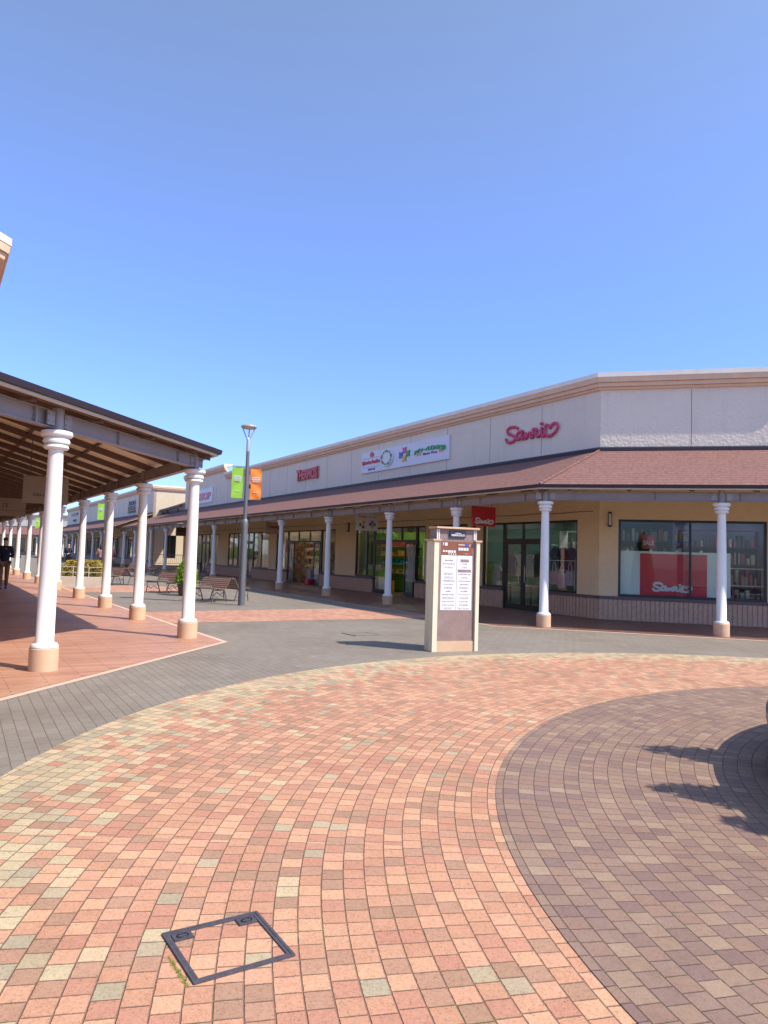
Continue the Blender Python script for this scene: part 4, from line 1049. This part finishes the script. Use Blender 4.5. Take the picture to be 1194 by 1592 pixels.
for a in (.05, .55, 1.1, 1.6): mb.tube([HF.pt(a, -.06, .42), HF.pt(a, -.06, .8)], .012, 5)
mb.build('rail', plain('thin_white_rail', (.6, .6, .58), .4), t)

# far shrub beds
for (x, y, w_, h_, m_, lb) in ((-52, 82, 4.2, 2.2, LEAFD, 'dark green rounded shrub bed at the end of the left-hand walkway'), (-47, 83, 2.5, 2.6, LEAFD, 'taller green bush to the right in the far planting bed'), (-57.5, 86, 2.4, 1.9, LEAFY, 'yellowish bush to the left in the far planting bed')):
    t = thing('shrub', lb, 'shrub', (x, y, 0), group='shrubs at the end of the street')
    mb = MB().leaves((x, y, h_*.55), (w_, 2.2, h_*.5), 2600, .22, shell=.5); mb.build('foliage', m_, t)
    MB().tube([(x, y, 0), (x, y, h_*.5)], .15, 6).build('stem', plain('bark', (.12, .08, .05), .9), t)
t = thing('planting_bed', 'far planting bed edged by a low brick wall', 'planter', (-52, 80, 0)); MB().box(LOCAL, -61, -44, 79.2, 79.6, 0, .55).build('kerb', RIB, t); MB().box(LOCAL, -61, -44, 79.61, 88, 0, .3).build('soil', SOIL, t)

# ------------------------------------------------------------------ round seat planter just outside the right edge
PC = Vector((6.46, 3.80)); PR = 3.925
t = thing('round_seat_planter', 'edge of a large round dark seat planter at the right edge of the picture', 'planter', (PC.x, PC.y, 0))
mb = MB().lathe([(PR-.5, .40), (PR-.02, .335), (PR, .37), (PR, .44), (PR-.03, .47), (PR-.45, .47), (PR-.5, .45)], 120, c=(PC.x, PC.y, 0), cap=False); mb.build('seat', plain('seat_blue_grey', (.10, .11, .14), .35, metal=.2, var=.15, scale=8), t, sharp=30)
MB().lathe([(PR-.62, 0), (PR-.62, .36), (PR-.50, .44)], 100, c=(PC.x, PC.y, 0), cap=False).build('base_wall', plain('dark_base', (.05, .05, .055), .6), t)
MB().lathe([(PR-.50, .44), (PR-.5, .52), (PR-.62, .52), (PR-.62, .46), (.01, .46)], 100, c=(PC.x, PC.y, 0), cap=False).build('inner_kerb', SOIL, t)
for i, (tx_, ty, hh) in enumerate(((2.20, 6.02, 2.5), (1.90, 4.98, 2.5), (2.1, 4.36, 2.2))):
    ztop = .46+hh; Lh = ztop/math.tan(SUN_EL); bx, by = tx_+Lh*sin(SUN_AZ), ty+Lh*cos(SUN_AZ)
    tt = thing('conifer', ['slim conifer in the round planter, farthest of three, seen only by its shadow', 'slim conifer in the round planter, middle of three, seen only by its shadow', 'slim conifer in the round planter, nearest of three, seen only by its shadow'][i], 'tree', (bx, by, .46), group='conifers in the round planter')
    MB().tube([(bx, by, .4), (bx, by, .46+hh*.9)], [.05, .01], 7).build('trunk', plain('bark', (.12, .08, .05), .9), tt)
    MB().leaves((bx, by, .56+hh/2), (.50, .50, hh/2-.02), 8500, .04, cone=True).build('crown', LEAFG, tt)

# ------------------------------------------------------------------ shop contents
def shelf_unit(F, a, d, w_, h_, label, wood=WOODI, cols_=None, n=4, rows=None):
    P = F.pt(a, d, 0); t = thing('shelf_unit', label, 'shelf', (P.x, P.y, 0.014))
    z0 = .015
    for x in (a-w_/2, a+w_/2-.03): MB().box(F, x, x+.03, d-.18, d+.18, z0, h_).build('side_panel', wood, t)
    zs = [z0+.08+(h_-.12)*i/n for i in range(n+1)]
    cols_ = cols_ or [(.55, .1, .1), (.7, .65, .55), (.12, .2, .4), (.6, .45, .15), (.15, .35, .15)]
    mats = [plain('goods_%.2f_%.2f_%.2f' % c, c, .5) for c in cols_]
    for z in zs:
        MB().box(F, a-w_/2+.031, a+w_/2-.031, d-.17, d+.17, z, z+.025).build('shelf', wood, t)
    for z in zs[:-1]:
        x = a-w_/2+.1
        while x < a+w_/2-.12:
            g = random.randrange(len(mats)); r_ = random.uniform(.03, .06); hh = random.uniform(.35, .75)*(h_/n-.05)
            if random.random() < .5: MB().lathe([(r_, z+.026), (r_, z+.026+hh*.8), (r_*.6, z+.026+hh)], 8, c=F.pt(x, d+random.uniform(-.05, .08), 0)).build('bottle', mats[g], t)
            else: MB().box(F, x-r_, x+r_, d-.1, d+.1, z+.026, z+.026+hh).build('boxed_item', mats[g], t)
            x += r_*2+random.uniform(.02, .05)
    return t
def garment(mb_, F, a, d, zt, L_, wd, sl=.2, thick=.05):
    """hanging top: body with shoulders and sleeves, given a body thickness"""
    o = [(-.07, 0), (.07, 0), (wd/2, -.05), (wd/2+sl*.5, -.05-sl), (wd/2+sl*.5-.09, -.08-sl), (wd/2-.02, -.2), (wd/2+.02, -L_), (-wd/2-.02, -L_), (-wd/2+.02, -.2), (-wd/2-sl*.5+.09, -.08-sl), (-wd/2-sl*.5, -.05-sl), (-wd/2, -.05)]
    mb_.prism([F.pt(a+x, d, zt+z) for x, z in o], Vector((F.n.x, F.n.y, 0))*thick)
def rack(F, a, d, w_, label, colours, zt=1.6, L_=.65):
    P = F.pt(a, d, 0); t = thing('clothes_rack', label, 'clothes rack', (P.x, P.y, .014))
    mb = MB(); mb.tube([F.pt(a-w_/2, d, .02), F.pt(a-w_/2, d, zt+.08), F.pt(a+w_/2, d, zt+.08), F.pt(a+w_/2, d, .02)], .015, 7)
    for x in (a-w_/2, a+w_/2): mb.tube([F.pt(x, d-.2, .025), F.pt(x, d+.2, .025)], .015, 6)
    mb.build('rail', plain('chrome_rail', (.6, .6, .6), .25, metal=.8), t)
    n = len(colours)
    for i, c in enumerate(colours):
        x = a-w_/2+w_*(i+.5)/n; g = thing('garment', 'x', 'clothing', (F.pt(x, d, 0).x, F.pt(x, d, 0).y, zt))
        g['label'] = '%s top hanging on the %s' % (c[0], label.split(' hung')[0])
        mb = MB(); garment(mb, F, x, d-.03, zt, L_, .34); mb.build('cloth', plain('cloth_'+c[0].replace(' ', '_'), c[1], .9, var=.15, scale=12), g)
        MB().tube([F.pt(x-.15, d, zt-.03), F.pt(x, d, zt+.03), F.pt(x+.15, d, zt-.03)], .008, 5).build('hanger', BLACK, g)
    return t
# corner shop, A-side window and door
rack(FA, 2.1, -.75, 1.0, 'rail near the corner window hung with dark tops', [('navy', (.03, .05, .16)), ('dark red', (.25, .03, .04)), ('grey blue', (.12, .16, .25))], 1.95)
rack(FA, 4.3, -1.2, 1.7, 'rail behind the glass doors hung with muted tops', [('charcoal', (.06, .06, .06)), ('pale grey', (.5, .5, .5)), ('white', (.7, .7, .68)), ('lavender', (.4, .34, .5))], 1.75, .75)
rack(FA, 5.1, -.5, .75, 'rail left of the glass doors hung with light tops', [('light grey', (.55, .55, .55)), ('lime trimmed', (.4, .55, .15))], 1.42, .75)
shelf_unit(FA, 3.1, -3.4, 3.4, 2.6, 'wall shelf of mixed goods at the back of the corner shop', plain('white_shelf', (.6, .6, .6), .5), [(.5, .5, .5), (.45, .1, .2), (.1, .25, .3)])
shelf_unit(FA, 1.5, -1.7, 1.3, 2.5, 'tall shelf of folded goods beside the corner window', plain('white_shelf', (.6, .6, .6), .5), [(.25, .28, .35), (.5, .45, .4), (.1, .25, .3)])
for i, x in enumerate((2.05, 1.72, 1.4)):   # pink tote bags in the window
    P = FA.pt(x, -.35, .75); t = thing('tote_bag', ['pink tote bag hanging in the corner window, left of three', 'pink tote bag hanging in the corner window, middle of three', 'pale checked tote bag hanging in the corner window, right of three'][i], 'bag', tuple(P), group='tote bags in the corner window')
    zt = 1.25-.08*(i % 2)
    mb = MB(); nn = Vector((FA.n.x, FA.n.y, 0))
    mb.prism([FA.pt(x-.14, -.37, zt), FA.pt(x+.14, -.37, zt), FA.pt(x+.17, -.37, zt-.4), FA.pt(x-.17, -.37, zt-.4)], nn*.06); mb.build('bag_body', plain(('pink_canvas', 'pink_canvas', 'lilac_check')[i], ((.75, .35, .5), (.75, .35, .5), (.5, .4, .5))[i], .9, var=.2, scale=25), t)
    mb = MB(); mb.tube([FA.pt(x-.08, -.34, zt), FA.pt(x-.05, -.34, zt+.2), FA.pt(x, -.34, zt+.28), FA.pt(x+.05, -.34, zt+.2), FA.pt(x+.08, -.34, zt)], .012, 6); mb.build('handle', plain('pink_canvas', (.75, .35, .5), .9), t)
t = thing('display_rail', 'white hanging rail carrying the tote bags in the corner window', 'display rail', tuple(FA.pt(1.2, -.33, 1.5)))
MB().tube([FA.pt(2.3, -.33, .68), FA.pt(2.3, -.33, 1.56), FA.pt(1.2, -.33, 1.56), FA.pt(1.2, -.33, .68)], .012, 6).build('rail', WHITE, t)
t = thing('display_table', 'low dark table behind the glass doors of the corner shop', 'table', tuple(FA.pt(3.1, -1.0, 0)))
MB().box(FA, 3.3, 4.8, -1.0, -.6, .70, .74).build('tabletop', WOODI, t)
for x in (3.35, 4.7):
    for d in (-.98, -.66): MB().box(FA, x, x+.04, d, d+.04, .015, .699).build('leg', BLACK, t)
# window on D: white board and red poster right behind the glass
t = thing('window_backing', 'white display board standing inside the big corner window', 'board', tuple(FD.pt(1.9, -.16, .66)))
MB().box(FD, .57, 3.31, -.19, -.16, .66, 1.88).build('board', plain('pale_backing', (.80, .83, .80), .5, var=.02), t)
mb = MB()
for a in (.75, 1.35, 2.0, 2.6, 3.1): mb.box(FD, a-.03, a+.03, -.195, -.155, 1.881, 1.93)
mb.build('clips', WHITEP, t)
t = thing('poster', 'red poster with white cursive lettering behind the big corner window', 'poster', tuple(FD.pt(1.9, -.15, .69)))
MB().box(FD, 1.07, 2.74, -.158, -.150, .70, 1.82).build('sheet', REDPOST, t)
script(FD, 1.88, -.149, .93, .95, .23, 1, .03, WHITEP, t, flat=.1)
shelf_unit(FD, 1.55, -1.2, 1.9, 2.7, 'shelf of pale toys seen above the white board', plain('blue_shelf', (.05, .16, .45), .5), [(.6, .6, .55), (.5, .35, .2), (.35, .35, .35), (.6, .1, .1)], 5)
shelf_unit(FD, 3.8, -.8, .9, 1.5, 'low shelf of small boxed goods at the right of the poster window', plain('white_shelf', (.6, .6, .6), .5), [(.7, .6, .5), (.5, .2, .15), (.35, .35, .35)], 3)
shelf_unit(FD, 3.2, -2.6, 2.6, 2.6, 'purple shelf deep inside the poster window', plain('purple_shelf', (.16, .05, .20), .5), [(.35, .1, .3), (.5, .5, .5), (.1, .1, .12)], 5)
t = thing('sale_sign', 'small red sale sign between the shelves above the white board', 'sign', tuple(FD.pt(1.4, -.6, 1.95)))
MB().box(FD, 1.15, 1.5, -.62, -.60, 1.95, 2.32).build('board', RED, t); textmb('SALE', FD, 1.325, -.599, 2.12, .28, .13, xdir=1, thick=.004, bold=.03).build('lettering', WHITEP, t)
# toy shop
GRW = plain('lime_wall', (.22, .45, .04), .7); YW = plain('yellow_board', (.65, .45, .08), .6)
t = thing('toy_display', 'green and yellow toy display with stepped shelves in the toy shop doorway', 'display stand', tuple(FA.pt(12.9, -1.6, 0)))
MB().box(FA, 11.3, 14.6, -1.9, -1.8, .015, 2.6).build('back_panel', GRW, t)
for z in (.8, 1.2, 1.55, 1.95): MB().box(FA, 11.4, 14.5, -1.79, -1.45, z, z+.04).build('shelf', WOODI, t)
for c, z in (((.75, .5, .08), .84), ((.0, .30, .30), 1.24), ((.75, .5, .08), 1.59), ((.6, .12, .08), 1.99)):
    x = 11.45+random.random()*.2
    while x < 14.3: w_ = random.uniform(.1, .25); MB().box(FA, x, x+w_, -1.75, -1.5, z+.001, z+random.uniform(.12, .28)).build('toy_box', plain('toy_%.2f_%.2f' % (c[0], c[1]), c, .5), t); x += w_+random.uniform(.05, .4)
t = thing('toy_counter', 'lime green play counter in the toy shop window', 'counter', tuple(FA.pt(13.0, -.6, 0))); MB().box(FA, 12.5, 13.85, -.9, -.35, .65, .95).build('counter_top', GRW, t)
MB().box(FA, 12.5, 13.85, -.88, -.37, .015, .649).build('cabinet', WHITEP, t)
mb = MB(); mb.tube([FA.pt(13.4, -.55, .95), FA.pt(13.4, -.55, 2.6)], .07, 10); mb.build('tree_post', LEAFD, t)
MB().leaves(tuple(FA.pt(12.9, -.8, 2.35)), (.7, .5, .3), 900, .06).build('paper_leaves', GRW, t)
mb = MB()
for i in range(7): mb.lathe([(.05, .951), (.07, 1.02), (.05, 1.08), (.055, 1.13), (.02, 1.17)], 8, c=FA.pt(12.6+i*.17, -.5, 0))
mb.build('dolls', plain('cream_toys', (.65, .6, .5), .6), t)
shelf_unit(FA, 9.8, -3.6, 3.0, 2.4, 'rear shelf of bright boxes inside the toy shop', plain('orange_shelf', (.6, .25, .05), .5), [(.7, .5, .05), (.1, .4, .1), (.7, .1, .1), (.1, .3, .6)], 5)
t = thing('stacking_stool', 'orange panel leaning against the low wall by the toy shop door', 'panel', tuple(FA.pt(11.6, -.4, 0))); MB().box(FA, 11.4, 11.8, -.5, -.46, .05, .55).build('panel', ORL, t)
# bottle shop
shelf_unit(FA, 20.5, -1.1, 2.8, 2.35, 'light wood shelf of flasks in the open doorway', WOODI, [(.6, .55, .45), (.4, .42, .3), (.5, .35, .15), (.5, .12, .08)], 5)
shelf_unit(FA, 17.9, -1.2, 1.4, 2.2, 'light wood shelf right of the open doorway', WOODI, [(.6, .55, .45), (.12, .2, .35), (.5, .35, .15)], 5)
shelf_unit(FA, 22.8, -1.3, .9, 2.2, 'light wood shelf left of the open doorway', WOODI, [(.6, .15, .1), (.5, .5, .45), (.5, .35, .15)], 5)
t = thing('bargain_bin', 'red tub on a low counter inside the flask shop doorway', 'counter', tuple(FA.pt(18.9, -.4, 0))); MB().box(FA, 18.35, 19.5, -.55, -.25, .015, .8).build('counter', plain('grey_counter', (.35, .33, .31), .6), t)
MB().box(FA, 18.5, 18.95, -.2, .1, .02, .30).build('tub', REDL, t); MB().box(FA, 18.62, 18.97, -.249, -.22, .32, .75).build('dark_panel', NAVYP, t)
t = thing('folding_banner', 'tall striped cloth display in the toy shop doorway', 'banner', tuple(FA.pt(9.3, .15, 0)))
mb = MB(); nn = Vector((FA.n.x, FA.n.y, 0))
for i in range(9):
    x = 8.95+i*.055; mb.prism([FA.pt(x, .12+.02*(i % 2), .7), FA.pt(x+.045, .12, .7), FA.pt(x+.035, .12, 1.95), FA.pt(x+.005, .12+.02*(i % 2), 2.0)], nn*.015)
mb.build('cloth', plain('silver_cloth', (.42, .44, .48), .4, var=.3, scale=20), t); MB().box(FA, 8.93, 9.46, .08, .20, .60, .699).build('basket', WOODI, t)
for k, (a, lb) in enumerate(((25.3, 'shelf of dark clothes in the shop beyond the flask shop'), (29.5, 'shelf of pale clothes farther along the right-hand row'), (36, 'shelf inside the farthest shop of the right-hand building'))):
    shelf_unit(FA, a, -1.3, 1.8, 2.2, lb, WOODI, [(.2, .2, .22), (.5, .12, .1), (.5, .5, .48)], 5)
# red backdrop seen in window of the middle shop
t = thing('window_poster', 'red poster inside the window two shops along', 'poster', tuple(FA.pt(22.6, -.5, 1))); MB().box(FA, 22.3, 22.9, -.52, -.5, 1.6, 2.3).build('sheet', RED, t)

# ------------------------------------------------------------------ people
SKINM = plain('skin', (.55, .34, .25), .55, var=.03)
HAIRM = plain('dark_hair', (.02, .016, .014), .5)
def skin_mesh(name, pts, edges, mat, parent, sub=1):
    names = list(pts); me = bpy.data.meshes.new(name); me.from_pydata([pts[k][0] for k in names], [(names.index(a), names.index(b)) for a, b in edges], [])
    ob = bpy.data.objects.new(name, me); COL.objects.link(ob)
    md = ob.modifiers.new('s', 'SKIN'); md.use_smooth_shade = True
    for i, k in enumerate(names):
        r = pts[k][1]; ob.data.skin_vertices[0].data[i].radius = (r if isinstance(r, tuple) else (r, r)); ob.data.skin_vertices[0].data[i].use_root = (i == 0)
    sb = ob.modifiers.new('u', 'SUBSURF'); sb.levels = sub
    dg = bpy.context.evaluated_depsgraph_get(); me2 = bpy.data.meshes.new_from_object(ob.evaluated_get(dg)); me2.materials.clear(); me2.materials.append(mat)
    for p in me2.polygons: p.use_smooth = True; p.material_index = 0
    bpy.data.objects.remove(ob); bpy.data.meshes.remove(me)
    o = bpy.data.objects.new(name, me2); COL.objects.link(o); o.parent = parent; return o
def person(loc, head, label, coat, legs, shoe, hair_long=False, pose='walk', bag=None):
    t = thing('person', label, 'person', rotz=0.0001, group=None)
    st = .20 if pose == 'walk' else .0
    J = {'pelvis': ((0, 0, .95), (.15, .11)), 'waist': ((0, 0, 1.10), (.135, .10)), 'chest': ((0, .0, 1.30), (.165, .115)), 'neck0': ((0, -.005, 1.45), .065), 'neck': ((0, .01, 1.53), .05), 'head': ((0, .025, 1.60), (.072, .085)), 'crown': ((0, .01, 1.68), (.07, .085))}
    E_ = [('pelvis', 'waist'), ('waist', 'chest'), ('chest', 'neck0'), ('neck0', 'neck'), ('neck', 'head'), ('head', 'crown')]
    for s_, k in ((-1, 'L'), (1, 'R')):
        f = s_*st
        J['hip'+k] = ((s_*.10, 0, .88), .085); J['knee'+k] = ((s_*.10, f*.55+.03, .48), .055); J['ank'+k] = ((s_*.10, f-.02, .09), .038); J['toe'+k] = ((s_*.12, f+.13, .04), .03)
        E_ += [('pelvis', 'hip'+k), ('hip'+k, 'knee'+k), ('knee'+k, 'ank'+k), ('ank'+k, 'toe'+k)]
        g = -f*.7
        J['sh'+k] = ((s_*.185, 0, 1.40), .06)
        if pose == 'phone' or (pose == 'walk' and s_ > 0): el, wr = (s_*.24, -.02, 1.14), (s_*.16, .20, 1.12)
        else: el, wr = (s_*.25, g*.3-.03, 1.13), (s_*.24, g+.04, .89)
        J['el'+k] = (el, .042); J['wr'+k] = (wr, .028)
        dx = Vector(wr)-Vector(el); dx.normalize(); pm = Vector(wr)+dx*.055; J['palm'+k] = (tuple(pm), (.034, .018))
        E_ += [('chest', 'sh'+k), ('sh'+k, 'el'+k), ('el'+k, 'wr'+k), ('wr'+k, 'palm'+k)]
        side = dx.cross(Vector((s_, 0, 0))).normalized() if abs(dx.x) < .9 else Vector((0, 1, 0))
        for fi in range(4):
            b_ = pm+dx*.03+side*(fi-1.5)*.019; l_ = (.055, .065, .07, .06)[fi]; mid = b_+dx*l_*.55; tip = mid+dx*l_*.35+Vector((-s_*.02, 0, 0))
            J['f%d%s' % (fi, k)] = (tuple(mid), .0085); J['g%d%s' % (fi, k)] = (tuple(tip), .007); E_ += [('palm'+k, 'f%d%s' % (fi, k)), ('f%d%s' % (fi, k), 'g%d%s' % (fi, k))]
        th = Vector(wr)+dx*.03+side*.035+Vector((-s_*.01, 0, 0)); J['th'+k] = (tuple(th+dx*.025), .009); E_.append(('wr'+k, 'th'+k))
    body = skin_mesh('body', J, E_, SKINM, t)
    def grow(keys, dr): return {k: (J[k][0], tuple(a+dr for a in J[k][1]) if isinstance(J[k][1], tuple) else J[k][1]+dr) for k in keys}
    tk = ['chest', 'waist', 'pelvis', 'neck0', 'shL', 'elL', 'wrL', 'shR', 'elR', 'wrR']
    Jt = grow(tk, .022); Jt['hem'] = ((0, 0, .84), (.18, .135)); Jt['neck0'] = ((0, -.005, 1.47), .068)
    skin_mesh('jacket', Jt, [('chest', 'waist'), ('waist', 'pelvis'), ('pelvis', 'hem'), ('chest', 'neck0'), ('chest', 'shL'), ('shL', 'elL'), ('elL', 'wrL'), ('chest', 'shR'), ('shR', 'elR'), ('elR', 'wrR')], coat, t)
    lk = ['pelvis', 'hipL', 'kneeL', 'ankL', 'hipR', 'kneeR', 'ankR']; Jl = grow(lk, .02)
    skin_mesh('trousers', Jl, [('pelvis', 'hipL'), ('hipL', 'kneeL'), ('kneeL', 'ankL'), ('pelvis', 'hipR'), ('hipR', 'kneeR'), ('kneeR', 'ankR')], legs, t)
    for s_, k in ((-1, 'L'), (1, 'R')):
        a_ = J['ank'+k][0]; q = J['toe'+k][0]
        skin_mesh('shoe', {'a': ((a_[0], a_[1]-.05, .05), (.045, .045)), 'b': ((a_[0], a_[1]+.05, .05), (.05, .045)), 'c': ((q[0], q[1]+.01, .04), (.045, .035))}, [('a', 'b'), ('b', 'c')], shoe, t)
    mb = MB()
    nn = 14
    for j in range(7):
        for i in range(nn): pass
    hv = {'a': ((0, -.03, 1.63), (.085, .07)), 'b': ((0, -.005, 1.715), (.085, .085)), 'c': ((0, .05, 1.725), (.07, .04))}
    he = [('a', 'b'), ('b', 'c')]
    if hair_long: hv['d'] = ((0, -.06, 1.5), (.075, .04)); hv['e'] = ((0, -.07, 1.38), (.07, .03)); he += [('a', 'd'), ('d', 'e')]
    skin_mesh('hair', hv, he, HAIRM, t)
    fc = MB()
    for s_ in (-1, 1): fc.lathe([(.001, -.011), (.009, -.006), (.011, 0), (.009, .006), (.001, .011)], 8, c=(s_*.03, .105, 1.635))
    fc.build('eyes', BLACK, t, world=False)
    fc = MB(); fc.add([(0, .108, 1.63), (-.012, .106, 1.598), (.012, .106, 1.598), (0, .128, 1.602)], [[0, 1, 3], [0, 3, 2], [1, 2, 3]]); fc.build('nose', SKINM, t, world=False)
    MB().tube([(-.02, .107, 1.575), (0, .111, 1.573), (.02, .107, 1.575)], .004, 5).build('mouth', plain('lip', (.4, .15, .13), .5), t, world=False)
    t.location = loc; t.rotation_euler = (0, 0, head)
    return t
c_ = lambda n, c: plain(n, c, .9, var=.15, scale=14)
person((-12.75, 24.4, .01), radians(32), 'person in a dark jacket and brown trousers walking away at the left edge', c_('navy_jacket', (.012, .014, .03)), c_('brown_trousers', (.20, .12, .07)), c_('blue_shoes', (.05, .04, .35)))
person((-17.9, 41.2, .01), radians(170), 'person in navy with a pale blue bag standing beyond the hedge', c_('navy_coat', (.02, .03, .07)), c_('dark_trousers', (.02, .02, .03)), BLACK, True, 'phone')
person((-13.9, 36.9, .01), radians(40), 'person in a dark maroon coat near the distant lamp post', c_('maroon_coat', (.06, .02, .03)), c_('dark_trousers', (.02, .02, .03)), BLACK, True)
person((-15.0, 44.5, .01), radians(150), 'person in a blue jacket standing by the far shop entrance', c_('blue_jacket', (.05, .09, .20)), c_('dark_trousers', (.02, .02, .03)), BLACK, False, 'phone')
person((-17.0, 43.6, .01), radians(10), 'person in a pink patterned coat walking under the far canopy', c_('pink_coat', (.42, .24, .22)), c_('dark_trousers', (.02, .02, .03)), BLACK, True)

# remember which meshes are pure setting
for o in bpy.data.objects:
    if o.parent is None and o.type == 'MESH' and 'kind' not in o and 'label' not in o: o['kind'] = 'structure'
